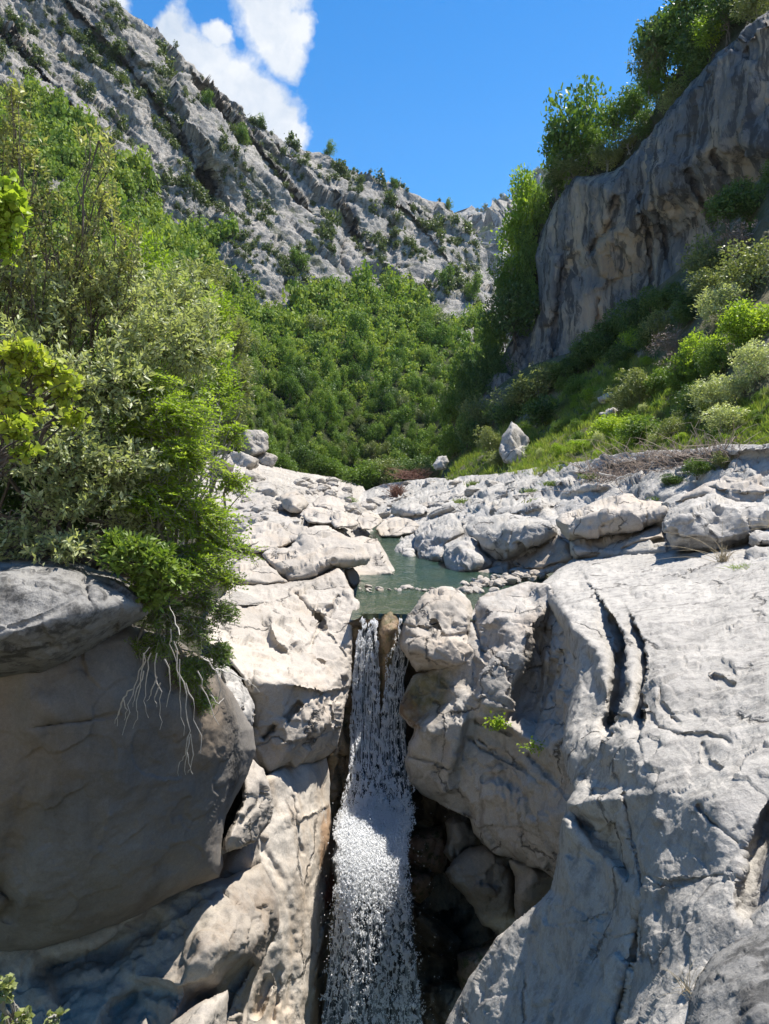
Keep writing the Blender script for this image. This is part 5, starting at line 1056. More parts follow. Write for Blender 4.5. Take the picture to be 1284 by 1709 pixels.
# single trees that stand out along the skyline and ledges
for x, y, s, lab in ((547, 262, 1.9, 'dark round tree alone on the mountain skyline'), (505, 440, 2.4, 'dark bushy tree standing out on the pale lower crag'), (432, 212, 1.5, 'small tree on the skyline beside the cloud edge'), (590, 284, 1.2, 'tiny tree on the skyline right of the dark round tree'), (343, 188, 2.0, 'dark tree on the rock face below the cloud'), (655, 312, 1.5, 'low dark tree on the skyline halfway down the ridge'), (742, 355, 1.6, 'dark tree near the low end of the mountain skyline'),
                     (404, 240, 2.2, 'dark tree at the notch behind the mountain shoulder'), (790, 505, 2.8, 'dark green tree at the foot of the bare rock slope'), (735, 490, 2.6, 'olive-green tree on the bare rock slope near the gap')):
    p, _, _ = on_surf('mtn', x, y + 4)
    put_plant('mountain_tree', FP[int(x) % 5], p - np.array([0, 0, .3]), s, s * 1.1, x, lab, 'tree')
fx = scatter(2500, (765, 290, 980, 620), lambda a, b: (fbm(np.c_[a / 40, b / 30, 0 * a], 3, 31) > -.05) & (b > 300), lambda a, b: 4.2)
gp, gi, _ = on_surf('far', fx[:, 0], fx[:, 1]); gp = gp[gi]
tag(stuff_crowns('far_forest', gp, gp[:, 1] * .0038 * R.uniform(.7, 1.3, len(gp)), np.full(len(gp), 1.0), M['scrub'], R.normal(size=len(gp)) * .1), 'woods on the distant mountain in the gap', 'forest', kind='stuff')

# ---------------------------------------------------------------- shrubs and trees of the right side
PR = {
 'silver': [plant_proto('shrub', 500 + i, 4200, .075, 'olive', 'greywood', .03, 3, lobes=14, gap=.5, spread=.7) for i in range(2)],
 'grey': [plant_proto('shrub', 510 + i, 4200, .07, 'silver', 'greywood', .03, 3, lobes=14, gap=.6, spread=.7) for i in range(2)],
 'lime': [plant_proto('shrub', 520 + i, 4200, .08, 'lime', 'bark', .03, 3, lobes=13, gap=.35, spread=.7) for i in range(2)],
 'green': [plant_proto('shrub', 530 + i, 4200, .08, 'green', 'bark', .03, 3, lobes=13, gap=.4, spread=.7) for i in range(2)],
 'dark': [plant_proto('shrub', 540 + i, 4200, .085, 'darkleaf', 'bark', .03, 3, lobes=13, gap=.35, spread=.7) for i in range(3)],
 'airy': [plant_proto('tree', 550 + i, 2600, .10, 'green', 'bark', .03, 2, lobes=13, gap=1.0, spread=.8, flat=1.1) for i in range(2)],
 'limetree': [plant_proto('tree', 560 + i, 3200, .10, 'lime', 'bark', .03, 2, lobes=12, gap=.7, spread=.75, flat=1.1) for i in range(2)],
 'brush': [plant_proto('shrub', 570, 1500, .07, 'brush', 'brush', .02, 8, lobes=18, gap=.8, spread=.75)],
}
def at_px(kind, px, py, w, h, Y, label, name='shrub', cat=None, group=None):
    """px,py = middle of the crown as seen; w,h = its spread"""
    wy = w * Y / F / 2; hy = h * Y / F / 2
    c = W(px, py, Y); pr = PR[kind][int(px + py) % len(PR[kind])]
    put_plant(name, pr, c - np.array([0, 0, hy * 1.12]), wy * 1.15, hy * 1.12, px * .37, label, cat or ('tree' if 'tree' in name else 'shrub'), group)
hillY = lambda px, py: float(on_surf('hill', px, py)[0][1])
G_S = 'sunlit shrubs on the hillside below the cliff'; G_D = 'dark shrubs at the foot of the cliff'
L_D = 'dark green shrub in the shade at the foot of the streaked cliff'
shr = [
 ('silver', 1184, 441, 88, 84, 'rounded olive-green bush touching the cliff foot, highest of the sunlit bushes'), ('silver', 1194, 478, 80, 60, 'olive bush just below the highest sunlit bush'), ('silver', 1250, 453, 100, 90, 'wide olive bush at the right edge under the brown twigs'),
 ('grey', 1209, 510, 90, 70, 'greyish bush above the lime-green thicket on the right'), ('lime', 1262, 535, 90, 70, 'bright lime bush at the right edge, upper of the lime thicket'), ('lime', 1232, 560, 70, 60, 'bright lime bush in the middle of the lime thicket'), ('lime', 1175, 590, 72, 76, 'lime bush at the left end of the lime thicket'),
 ('green', 1148, 626, 76, 76, 'mid-green bush below the left end of the lime thicket'), ('green', 1200, 600, 66, 70, 'mid-green bush in front of the lime thicket'), ('grey', 1192, 661, 80, 66, 'silvery bush low on the right above the pale ledge'), ('grey', 1213, 700, 76, 48, 'lowest silvery bush sitting on the pale ledge at right'), ('grey', 1232, 640, 66, 66, 'silvery bush right of the mid-green bushes'), ('grey', 1262, 605, 70, 70, 'silvery bush at the right edge below the lime thicket'), ('dark', 1160, 675, 60, 56, 'dark bush shading the gap left of the low silvery bushes'),
 ('lime', 1062, 571, 50, 42, 'light lime bush alone on the middle of the hillside'), ('silver', 1098, 550, 56, 56, 'olive bush beside the light lime bush'), ('brush', 1119, 572, 60, 50, 'leafless grey twiggy shrub in the middle of the hillside'), ('brush', 1126, 610, 60, 40, 'leafless grey twiggy shrub lower on the hillside'), ('silver', 1076, 646, 76, 62, 'broad olive shrub in the middle of the hillside'), ('silver', 1044, 672, 56, 50, 'olive shrub above the tilted rock slab'), ('green', 1104, 640, 56, 46, 'green shrub right of the broad olive shrub'),
 ('green', 960, 646, 44, 42, 'ball-shaped brown-green shrub left on the hillside'), ('lime', 993, 660, 42, 30, 'small yellow-green shrub right of the ball-shaped shrub'), ('lime', 1021, 712, 66, 44, 'low lime shrub above the pale bank ledge'), ('green', 1070, 720, 84, 52, 'wide low green shrub above the pale bank ledge'), ('silver', 1116, 722, 56, 50, 'dry olive shrub right of the wide low green shrub'), ('lime', 975, 745, 50, 22, 'low lime patch of leaves right of the pointed boulder'),
 ('silver', 900, 640, 84, 70, 'big olive shrub below the left corner of the cliff'), ('silver', 862, 668, 66, 56, 'olive shrub left of the big olive shrub'), ('silver', 918, 630, 50, 54, 'upright olive shrub against the cliff corner'), ('silver', 803, 700, 72, 70, 'rounded olive shrub far left above the river rocks'), ('silver', 822, 738, 50, 52, 'olive shrub left of the pointed boulder'), ('dark', 905, 694, 70, 52, 'dark-hearted shrub above the pointed boulder'), ('dark', 842, 692, 52, 46, 'dark shrub between the rounded olive shrubs'), ('silver', 838, 768, 46, 30, 'small olive shrub at the foot of the pointed boulder'), ('silver', 880, 660, 60, 46, 'middle olive shrub of the cluster under the cliff corner'),
 ('dark', 780, 735, 50, 70, 'dark shrub at the left foot of the hillside by the river'), ('green', 755, 740, 50, 56, 'green shrub at the left foot of the hillside'),
]
for k, x, y, w, h, lab in shr: at_px(k, x, y, w, h, hillY(x, y + h * .4), lab)
for x, y, w, h in ((980, 592, 66, 56), (1021, 560, 66, 66), (1054, 541, 62, 66), (1005, 580, 60, 50), (964, 606, 56, 46), (1086, 516, 60, 56), (1111, 498, 50, 50), (1148, 500, 56, 44), (1040, 596, 60, 40), (942, 624, 46, 40), (1085, 560, 50, 50), (1135, 530, 46, 40)):
    at_px('dark', x, y, w, h, hillY(x, y + 15) - .5, L_D, group=G_D)
for x, y, w, h, lab in ((1217, 352, 70, 56, 'dark bush in the cliff shadow, left of the upper hanging bushes'), (1258, 330, 60, 60, 'dark bush in the cliff shadow at the upper right'), (1290, 312, 50, 60, 'dark bush cut by the right edge under the cliff')):
    at_px('dark', x, y, w * 1.15, h * 1.1, 43.5, lab)
for x, y, w, h, lab in ((1250, 398, 80, 56, 'brown twiggy thicket at the right edge below the dark bushes'), (1225, 415, 60, 40, 'brown twiggy shrub left of the brown thicket')): at_px('brush', x, y, w, h, 41, lab)
at_px('green', 1278, 375, 46, 40, 42, 'green bush among the brown twigs at the right edge')
sm = scatter(2000, (850, 560, 1300, 770), lambda a, b: inpoly(np.c_[a, b], [(860, 760), (860, 690), (960, 640), (1020, 620), (1110, 590), (1160, 640), (1290, 640), (1290, 730), (1100, 755), (1000, 768), (900, 775)]), lambda a, b: 11.5)
for i, (x, y) in enumerate(sm[:115]):
    p, _, _ = on_surf('hill', x, y); s = R.uniform(13, 30) * p[1] / F / 2; k = ('green', 'silver', 'lime', 'green', 'green', 'grey', 'lime')[i % 7]
    put_plant('low_shrub', PR[k][i % len(PR[k])], p - np.array([0, 0, s * .3]), s, s * R.uniform(.7, 1.1), i, 'low shrub no taller than the grass clumps scattered over the hillside', 'shrub', 'low shrubs scattered over the grassy hillside')
# trees at the cliff's left end and foot
for k, x, y, w, h, Y, lab in (
 ('limetree', 878, 348, 60, 86, 82, 'lime-leaved tree on the left shoulder of the cliff against the sky'), ('limetree', 864, 420, 66, 84, 82, 'lime-leaved tree lower on the cliff shoulder before the gap'), ('airy', 852, 468, 56, 60, 81, 'open green tree below the lime-leaved trees at the gap'), ('green', 905, 348, 44, 80, 80, 'upright green tree hugging the top left corner of the cliff'), ('airy', 886, 420, 40, 80, 80, 'open-leaved tree behind the lime-leaved trees on the shoulder'), ('green', 882, 480, 38, 70, 80, 'narrow green tree in the recess left of the cliff face'),
 ('dark', 858, 530, 86, 90, 79, 'big dark tree left of the cliff foot'), ('green', 828, 560, 56, 84, 80, 'green tree on the left edge of the big dark tree'), ('dark', 808, 612, 50, 80, 79, 'dark tree down-slope of the big dark tree'), ('green', 780, 630, 60, 80, 80, 'mid-green tree where the woods meet the cliff foot'), ('dark', 792, 665, 50, 70, 77, 'dark tree at the lower end of the cliff-foot row'), ('dark', 832, 615, 40, 66, 78, 'narrow dark tree before the brown foot rock'), ('green', 758, 680, 60, 76, 79, 'green tree at the river end of the cliff-foot row')):
    at_px(k, x, y, w, h, Y, lab, 'cliff_tree', 'tree')
# trees along the top of the cliff
for k, x, y, w, h, Y, lab in (
 ('airy', 966, 218, 108, 138, 74, 'open-crowned tree standing out on the cliff top against the sky'), ('airy', 940, 240, 60, 70, 75, 'thin open tree left of the open-crowned tree on the cliff top'), ('green', 985, 245, 60, 56, 73, 'green bush at the foot of the open-crowned tree'), ('airy', 1032, 190, 64, 66, 70, 'light green tree in the middle of the cliff top'), ('green', 1062, 168, 60, 70, 68, 'round green tree right of the light green tree on the cliff top'), ('silver', 950, 285, 66, 40, 74, 'olive brush on the lower cliff edge'), ('dark', 930, 308, 44, 36, 76, 'dark brush at the left end of the cliff edge'),
 ('silver', 1012, 262, 56, 36, 70, 'yellowish brush on the cliff edge below the open-crowned tree'), ('silver', 1050, 232, 50, 34, 68, 'dry olive brush in the middle of the cliff edge'), ('dark', 1110, 90, 100, 120, 62, 'dense dark tree high on the cliff top'), ('silver', 1082, 96, 50, 90, 62, 'pale-leaved tree left of the dense dark tree'), ('green', 1130, 40, 90, 80, 61, 'dark crowned tree above the dense tree'), ('dark', 1165, 60, 80, 90, 58, 'dark tree in the row at the upper right'), ('lime', 1192, 52, 56, 60, 56, 'bright lime tree near the upper right cliff edge'), ('dark', 1172, 118, 70, 56, 57, 'dark bush on the cliff edge below the lime tree'), ('green', 1100, 140, 56, 50, 62, 'green bush below the dense dark tree'), ('silver', 1128, 165, 50, 40, 60, 'dry brush on the upper cliff edge'), ('dark', 1218, 20, 80, 70, 54, 'dark tree close to the top right corner'), ('silver', 1262, 10, 70, 60, 51, 'olive tree in the top right corner'), ('dark', 1160, 5, 80, 70, 60, 'dark crown cut by the top edge at right'), ('dark', 1085, 200, 50, 50, 65, 'dark bush on the edge of the cliff notch'), ('green', 1150, 95, 60, 60, 60, 'green bush between the dark trees')):
    at_px(k, x, y, w, h, Y, lab, 'cliff_top_tree' if h > 60 else 'cliff_top_bush', 'tree' if h > 60 else 'bush')
# shrubs along the far end of the riverbed
for k, x, y, w, h, Y, lab in (
 ('green', 600, 790, 70, 44, 84, 'bright round bush at the head of the riverbed'), ('silver', 640, 785, 60, 40, 86, 'olive bush right of the bright round bush'), ('green', 560, 782, 50, 36, 86, 'green bush left of the bright round bush'), ('dark', 690, 778, 60, 40, 80, 'dark bush above the right bank rocks'), ('silver', 720, 790, 40, 30, 66, 'olive bush beside the rough grey rock'), ('green', 530, 778, 40, 40, 85, 'green bush on the left side of the riverbed head'), ('dark', 505, 770, 50, 50, 84, 'dark bush by the left bank outcrop'), ('green', 405, 745, 40, 40, 70, 'green bush on the left bank crag'), ('silver', 385, 700, 50, 60, 72, 'olive bush above the left bank crag'), ('green', 440, 755, 50, 60, 74, 'green bush right of the left bank crag'), ('green', 582, 838, 26, 16, 56, 'small green clump among the riverbed boulders'), ('green', 470, 775, 44, 40, 80, 'low green bush between the crag and the wood')):
    at_px(k, x, y, w, h, Y, lab)
for x, y, w, h, Y, lab in ((688, 790, 44, 18, 62, 'reddish dry bush on the far right bank'), (662, 818, 18, 22, 55, 'reddish dry plant in a crack of the far right bank')):
    p = W(x, y + h * .5, Y); V, Q = merge([tube(bent(p + R.normal(size=3) * np.array([w, w, 0]) * .3 * Y / F, p + np.array([R.normal() * w * .5, R.normal() * w * .3, R.uniform(.4, 1) * h]) * Y / F, 4, R, .1), .02, .008, 3) for _ in range(220)])
    tag(link('dry_bush', mesh_np('dry_bush', V - p, [Q]), M['redbrush']), lab, 'bush').location = p

# grass of the hillside
g = scatter(16000, (740, 560, 1320, 800), lambda a, b: inpoly(np.c_[a, b], [(745, 800), (800, 730), (900, 700), (950, 650), (1010, 600), (1110, 600), (1180, 700), (1290, 640), (1300, 750), (1100, 765), (1000, 775), (880, 800)]) & (fbm(np.c_[a / 30, b / 18, 0 * a], 3, 41) > -.25), lambda a, b: 2.2)
gp, gi, _ = on_surf('hill', g[:, 0], g[:, 1]); gp = gp[gi]
def blades(P, n, h, r, wd):
    C = np.repeat(P, n, 0) + r.normal(size=(len(P) * n, 3)) * np.array([.16, .16, 0]) * h.repeat(n)[:, None] * 1.3
    D = r.normal(size=C.shape) * np.array([.45, .45, .1]) + np.array([0, 0, 1]); L = np.repeat(h, n) * r.uniform(.5, 1.2, len(C))
    tn = np.clip(np.repeat(r.normal(.5, .2, len(P)), n) + r.normal(size=len(C)) * .1, 0, 1)
    return leaves(C, D, L, L * wd, r, tn, 'lance', .1, 0)
V, Q, tn = blades(gp, 16, np.clip(gp[:, 1] * .009, .2, .6) * R.uniform(.6, 1.3, len(gp)), R, .09)
tag(link('grass', mesh_np('grass', V, [Q], col=tn), M['grass']), 'sunlit yellow-green grass on the hillside', 'grass', kind='stuff')
def tuft(name, px, py, Y, h, n, wd, mat, lab, cat, spread=.12, lean=.5, p=None, dirs=None):
    p = W(px, py, Y) if p is None else p
    r = np.random.default_rng(int(px)); parts = []; tn = []
    D = r.normal(size=(n, 3)) * np.array([lean, lean, .1]) + np.array([0, 0, 1])
    if dirs is not None: D[:len(dirs)] = dirs
    for i in range(n):
        L = h * r.uniform(.5, 1.1) if dirs is None or i >= len(dirs) else np.linalg.norm(dirs[i]); d = D[i] / np.linalg.norm(D[i])
        b = p + r.normal(size=3) * np.array([spread, spread, 0]) * .5
        t_ = np.linspace(0, 1, 7)[:, None]; path = b + d * L * t_ + np.array([d[0] * .3, d[1] * .3, -.30]) * L * t_ ** 2.2
        v, q = tube(path, wd, wd * .25, 3); parts.append((v, q)); tn.append(np.full(len(v), r.uniform(.1, .95)))
    V, Q = merge(parts)
    o = tag(link(name, mesh_np(name, V - p, [Q], col=np.concatenate(tn)), M[mat]), lab, cat); o.location = [float(v) for v in p]
for nm, x, y, h, n, wd, mat, lab in (('grass_tuft', 885, 823, .35, 90, .02, 'grass', 'green grass tuft on the pale right bank, left of the dry brush'), ('grass_tuft', 890, 836, .3, 60, .02, 'grass', 'small round grass tuft just below the left tuft on the right bank'), ('grass_tuft', 925, 816, .3, 110, .02, 'grass', 'low strip of grass in a joint of the right bank'), ('grass_tuft', 755, 800, .5, 120, .03, 'grass', 'yellow-green grass clump at the upper left of the right bank'), ('grass_tuft', 790, 806, .5, 80, .03, 'grass', 'grass clump in a crack right of the yellow-green clump'), ('grass_tuft', 985, 800, .35, 80, .02, 'grass', 'sparse grass tuft left of the dry brush heap'), ('grass_tuft', 1090, 829, .2, 50, .012, 'grass', 'small grass tuft on the flat-topped boulder edge'), ('grass_tuft', 770, 840, .4, 70, .025, 'grass', 'grass tuft above the long squared block')):
    p, _, _ = on_surf('bank', x, y); tuft(nm, x, y, 0, h, n, wd, mat, lab, 'grass tuft', .35, .5, p=p)
def rel(px, py, Y, base): return W(px, py, Y) - base
b = W(1207, 938, 15.6)
tuft('dry_grass', 1207, 938, 15.6, .5, 70, .006, 'straw', 'dry straw grass with long bent stalks before the blocky boulder', 'dry grass', .12, .35, p=b, dirs=[rel(1105, 870, 15.2, b), rel(1115, 905, 15.3, b), rel(1130, 850, 15.4, b), rel(1180, 865, 15.5, b), rel(1211, 825, 15.6, b), rel(1150, 890, 15.2, b)])
b = W(1300, 880, 15.0)
tuft('dry_grass', 1300, 880, 15.0, .5, 20, .006, 'straw', 'dry straw stalks leaning in from the right edge', 'dry grass', .15, .4, p=b, dirs=[rel(1235, 840, 14.8, b), rel(1240, 862, 14.8, b), rel(1250, 850, 14.9, b), rel(1236, 872, 14.8, b)])
tuft('green_tuft', 1243, 956, 14.4, .28, 160, .007, 'lime', 'bright green grassy tuft at the back of the sweeping outcrop', 'grass tuft', .22, .5)
tuft('dry_grass', 1147, 1655, 4.0, .22, 30, .0015, 'straw', 'thin dry grass growing beside the speckled corner boulder', 'dry grass', .05, .7)
# crack plants
for x, y, Y, n, s, lab in ((832, 1207, 13.55, 130, .075, 'small bright green plant in the crack of the undercut outcrop'), (891, 1246, 12.3, 70, .06, 'tiny green plant lower along the same crack')):
    p = W(x, y, Y); r = np.random.default_rng(int(x)); C = p + r.normal(size=(n, 3)) * np.array([.10, .06, .055])
    V, Q, tn = leaves(C, r.normal(size=(n, 3)) + np.array([0, -.5, .3]), s, s * .7, r, r.uniform(.2, 1, n))
    tag(link('crack_plant', mesh_np('crack_plant', V - p, [Q], col=tn), M['lime']), lab, 'plant').location = p
# dry brush heap on the right bank
parts = []; tl = []
for i in range(900):
    x = R.uniform(985, 1235); y = 800 - (x - 985) * .14 + R.normal() * 9 - 4
    if R.random() < .25 and x > 1120: continue
    p, _, _ = on_surf('bank', x, y); d = R.normal(size=3) * np.array([.9, .5, .35]) + np.array([.2, 0, .45]); L = R.uniform(.35, 1.2)
    parts.append(tube(bent(p + R.normal(size=3) * .08, p + d * L, 4, R, .12), R.uniform(.008, .018), .005, 3))
V, Q = merge(parts); c = V.mean(0)
e = empty('brush_heap', c); tag(e, 'tangled heap of dry grey-brown brushwood stranded on the right bank', 'brushwood')
link('twigs', mesh_np('twigs', V - c, [Q]), M['brush'], e)
parts = [tube(bent(W(a, b_, Y), W(a2, b2, Y - .3), 6, R, .06), .035, .015, 5) for a, b_, a2, b2, Y in ((1060, 822, 1090, 775, 24.5), (1058, 826, 1105, 805, 24), (1030, 800, 1060, 790, 25), (1130, 790, 1180, 776, 22), (1000, 790, 1040, 798, 26))]
V, Q = merge(parts); link('branch', mesh_np('branch', V - c, [Q]), M['deadwood'], e)
at_px('green', 1165, 780, 46, 30, 21.5, 'small green bush growing at the right end of the brush heap'); at_px('dark', 1120, 806, 50, 24, 22.5, 'low dark leaves under the brush heap'); at_px('silver', 1210, 768, 40, 30, 21, 'olive tuft of leaves right of the brush heap')

# ---------------------------------------------------------------- bushes of the near left bank
def bush(name, label, cat, lobes, roots, ntw, tl, nleaf, ll, lw, mat, seed, barkm='bark', shape='lance', droop=.15, dirw=(.7, .35, .5), lean=(0, 0, 0), fill=.42, tw=.004, alt=True, tmean=.5, stem=.035):
    r = np.random.default_rng(seed)
    Lb = [(W(x, y, Y), np.array([rx * Y / F, rz if rz else (rx + ry) * .5 * Y / F, ry * Y / F])) for x, y, Y, rx, ry, rz in [(l + (None,))[:6] if len(l) == 5 else l for l in lobes]]
    vol = np.array([s.prod() ** .7 for _, s in Lb]); k = r.choice(len(Lb), ntw, p=vol / vol.sum())
    Cc = np.array([c for c, _ in Lb]); Ss = np.array([s for _, s in Lb])
    d = unit(r.normal(size=(ntw, 3))); tip = Cc[k] + d * Ss[k] * (r.uniform(0, 1, ntw) ** fill)[:, None]
    keep = fbm(tip * 1.9 + seed, 3, seed) > -.22; tip, d, k = tip[keep], d[keep], k[keep]; n = len(tip)
    D = unit(unit(d * Ss[k]) * dirw[0] + np.array([0, 0, 1]) * dirw[1] + unit(r.normal(size=(n, 3))) * dirw[2] + np.array(lean))
    Ln = tl * r.uniform(.6, 1.3, n)
    st = tip - D * Ln[:, None]
    ctint = np.clip(tmean + .9 * fbm(tip * 1.5 + 3, 3, seed + 6) * .6 + r.normal(size=n) * .12, 0, 1)
    # leaves along every twig
    t_ = (np.arange(nleaf) + .7) / nleaf
    B = st[:, None] + D[:, None] * (Ln[:, None] * t_[None])[..., None] + np.array([0, 0, -droop]) * (Ln[:, None] * t_[None] ** 2)[..., None]
    side = unit(np.cross(D, np.array([.1, .2, 1.0]) + r.normal(size=(n, 3)) * (.25 if alt else 1)))
    sg = np.where(np.arange(nleaf) % 2, 1, -1)
    LD = D[:, None] * .55 + side[:, None] * sg[None, :, None] * .8 + r.normal(size=(n, nleaf, 3)) * (.22 if alt else .5)
    LD[:, -1] = D + r.normal(size=(n, 3)) * .2
    sz = (ll * r.uniform(.65, 1.2, (n, nleaf)) * (.75 + .5 * np.sin(t_ * math.pi))[None]).ravel()
    tn = np.clip(ctint[:, None] + .14 * t_[None] + r.normal(size=(n, nleaf)) * .12, 0, 1).ravel()
    V, Q, tn = leaves(B.reshape(-1, 3), LD.reshape(-1, 3), sz, sz * lw, r, tn, shape, .18)
    rt = W(*roots[0]); e = empty(name, rt); tag(e, label, cat)
    link('foliage', mesh_np('foliage', V - rt, [Q], col=tn), M[mat], e)
    parts = []
    for i in range(n): parts.append(tube(np.stack([st[i], st[i] + D[i] * Ln[i] * .5 + np.array([0, 0, -droop * .25 * Ln[i]]), st[i] + D[i] * Ln[i] + np.array([0, 0, -droop * Ln[i]])]), tw, tw * .4, 3))
    for i, (c, s) in enumerate(Lb):
        b = W(*roots[i % len(roots)]); main = bent(b, c, 7, r, .05); parts.append(tube(main, stem, stem * .4, 5))
        for q in range(7): parts.append(tube(bent(main[r.integers(3, 7)], c + unit(r.normal(size=3)) * s * .7, 5, r, .07), .011, .004, 4))
    V, Q = merge(parts); link('stem', mesh_np('stem', V - rt, [Q]), M[barkm], e)
    return e
bush('silvery_bush', 'large silvery-leaved bush filling the left bank above the jutting boulder', 'bush',
     [(50, 620, 8.3, 110, 110), (180, 640, 8.6, 100, 90), (250, 560, 9.2, 90, 90), (80, 740, 8.0, 110, 80), (190, 770, 8.2, 100, 60), (120, 830, 8.0, 110, 40), (-40, 700, 8.2, 80, 130), (60, 510, 9, 110, 80), (180, 480, 9.4, 90, 80), (320, 570, 9.9, 70, 80), (300, 490, 10.2, 70, 60), (20, 890, 7.9, 90, 40), (110, 905, 7.7, 90, 28), (230, 880, 8.4, 60, 40), (-200, 680, 8.6, 130, 150), (-250, 860, 8.4, 130, 70), (-300, 560, 9.0, 120, 120)],
     [(60, 960, 8.9), (-200, 970, 8.9), (150, 965, 8.9), (230, 960, 9.2)], 3900, .26, 13, .080, .40, 'silver', 601, 'bark', droop=.05, alt=False)
bush('dark_thicket', 'dark green thicket in the shade behind the silvery bush', 'bush', [(60, 800, 9.6, 120, 110), (180, 820, 9.8, 110, 100), (270, 760, 10.2, 80, 90), (100, 650, 10.2, 130, 120), (260, 880, 9.8, 70, 70)], [(80, 960, 9.6), (200, 970, 9.8)], 2200, .3, 12, .075, .5, 'darkleaf', 602, alt=False)
bush('pale_sapling', 'slender sapling with pale yellow-green leaf tips rising into the mountain at left', 'tree', [(165, 235, 9.0, 34, 46), (175, 320, 9.1, 40, 50), (130, 390, 9.0, 50, 60), (150, 460, 9.0, 60, 60), (90, 430, 9.0, 50, 50), (210, 400, 9.2, 40, 60), (120, 530, 9.0, 70, 50)], [(120, 900, 9.4)], 190, .26, 12, .078, .42, 'paletip', 603, 'bark', droop=0, alt=False, dirw=(.5, .8, .4), tmean=.75, stem=.02)
bush('pale_sapling', 'pale-tipped sapling at the upper left edge', 'tree', [(20, 165, 8.2, 40, 40), (40, 240, 8.4, 44, 60), (-20, 280, 8.2, 50, 80), (30, 380, 8.6, 70, 60), (70, 330, 8.8, 36, 50), (20, 460, 8.6, 60, 60)], [(-20, 900, 8.8)], 190, .26, 12, .078, .42, 'paletip', 604, 'bark', droop=0, alt=False, dirw=(.5, .8, .4), tmean=.7, stem=.02)
bush('feathery_tree', 'light yellow-green young tree behind the silvery bush', 'tree', [(230, 430, 12, 60, 70), (290, 520, 12, 80, 70), (345, 600, 12.4, 60, 60), (360, 520, 13, 46, 60), (310, 640, 11.6, 70, 60), (270, 470, 12.6, 60, 60), (370, 650, 13, 40, 60)], [(250, 930, 12), (300, 940, 12.2)], 1200, .34, 13, .07, .45, 'lime', 605, 'greywood', droop=.1, tmean=.35)
bush('olive_tree', 'olive-green small tree between the yellow-green tree and the mountain wood', 'tree', [(340, 480, 15, 60, 60), (390, 560, 16, 36, 50), (400, 640, 17, 30, 60), (380, 700, 17, 30, 40)], [(330, 900, 16)], 600, .4, 12, .09, .45, 'olive', 606, 'greywood', droop=.1)
bush('arching_shrub', 'bright green shrub with feathery sprays arching over the pale rocks', 'shrub',
     [(260, 640, 8.9, 56, 40), (310, 690, 8.7, 70, 50), (330, 755, 8.5, 76, 40), (250, 720, 8.9, 50, 60), (290, 830, 8.4, 80, 60), (350, 860, 8.4, 60, 50), (380, 900, 8.6, 40, 30), (330, 930, 8.2, 80, 40), (230, 800, 8.8, 50, 60), (390, 960, 8.7, 30, 22), (400, 800, 8.9, 30, 24), (395, 720, 9.0, 30, 26), (300, 960, 8.2, 70, 36), (420, 910, 8.9, 22, 14)],
     [(250, 985, 8.7), (290, 1000, 8.8)], 2300, .36, 17, .048, .5, 'lime', 607, 'greywood', droop=.28, dirw=(.55, .1, .35), lean=(.55, -.1, 0), tmean=.45)
bush('broadleaf_shrub', 'broad-leaved bright green shrub just above the right end of the jutting boulder', 'shrub', [(225, 920, 7.5, 66, 34), (270, 955, 7.6, 60, 34), (190, 905, 7.6, 40, 22), (250, 985, 7.6, 50, 24)], [(240, 990, 7.9)], 420, .24, 9, .095, .42, 'green', 608, droop=.1, alt=False, tmean=.7)
bush('hanging_shrub', 'small-leaved shrub hanging over the shaded boulder with bleached dead twigs below', 'shrub', [(285, 1030, 8.1, 56, 34), (335, 1050, 8.3, 44, 34), (320, 1115, 8.4, 46, 40), (345, 1000, 8.3, 40, 26), (270, 1070, 8.1, 44, 30), (375, 1020, 8.5, 34, 18), (365, 1090, 8.5, 30, 30), (340, 1165, 8.5, 26, 26), (225, 1075, 8.0, 12, 18)], [(260, 1010, 8.5)], 1500, .2, 14, .036, .42, 'green', 609, 'greywood', droop=.3, dirw=(.7, 0, .5), alt=False, tmean=.7)
e = COL.objects['hanging_shrub']; rt = np.array(e.location); parts = []; r = np.random.default_rng(61)
def deadtwig(pts, Y, w):
    P = [W(x, y, Y + .1 * i) for i, (x, y) in enumerate(pts)]
    dense = np.concatenate([bent(P[i], P[i + 1], 4, r, .05)[:-1] for i in range(len(P) - 1)] + [np.array([P[-1]])]); parts.append(tube(dense, w, w * .35, 4))
for pts in ([(250, 1080), (232, 1120), (222, 1160), (212, 1200), (205, 1225), (190, 1243)], [(240, 1090), (235, 1130), (228, 1170), (230, 1200), (222, 1216)], [(222, 1150), (206, 1165), (200, 1185), (192, 1208)], [(208, 1163), (198, 1190), (196, 1212)], [(206, 1165), (213, 1185), (208, 1202)], [(252, 1090), (245, 1130), (240, 1170), (248, 1198)], [(262, 1090), (262, 1140), (268, 1180), (267, 1218)], [(262, 1130), (252, 1160), (245, 1170)], [(275, 1100), (285, 1150), (278, 1180)],
            [(290, 1070), (300, 1130), (302, 1180), (307, 1228)], [(300, 1100), (312, 1160), (318, 1220), (310, 1260), (300, 1272), (298, 1295)], [(316, 1230), (312, 1262), (310, 1293)], [(318, 1225), (323, 1260), (322, 1292)], [(312, 1255), (318, 1280), (314, 1290)], [(310, 1140), (325, 1180), (335, 1257)], [(285, 1050), (290, 1090), (297, 1130)], [(340, 1100), (362, 1120), (368, 1150), (366, 1180), (355, 1200)], [(360, 1117), (385, 1122), (415, 1135), (433, 1155)], [(330, 1120), (345, 1160), (366, 1210)], [(300, 1060), (292, 1030), (283, 1010)], [(352, 1160), (365, 1175), (374, 1165)], [(240, 1120), (226, 1160), (222, 1180)], [(268, 1140), (258, 1165), (262, 1180)]):
    deadtwig(pts, 7.25, .0075)
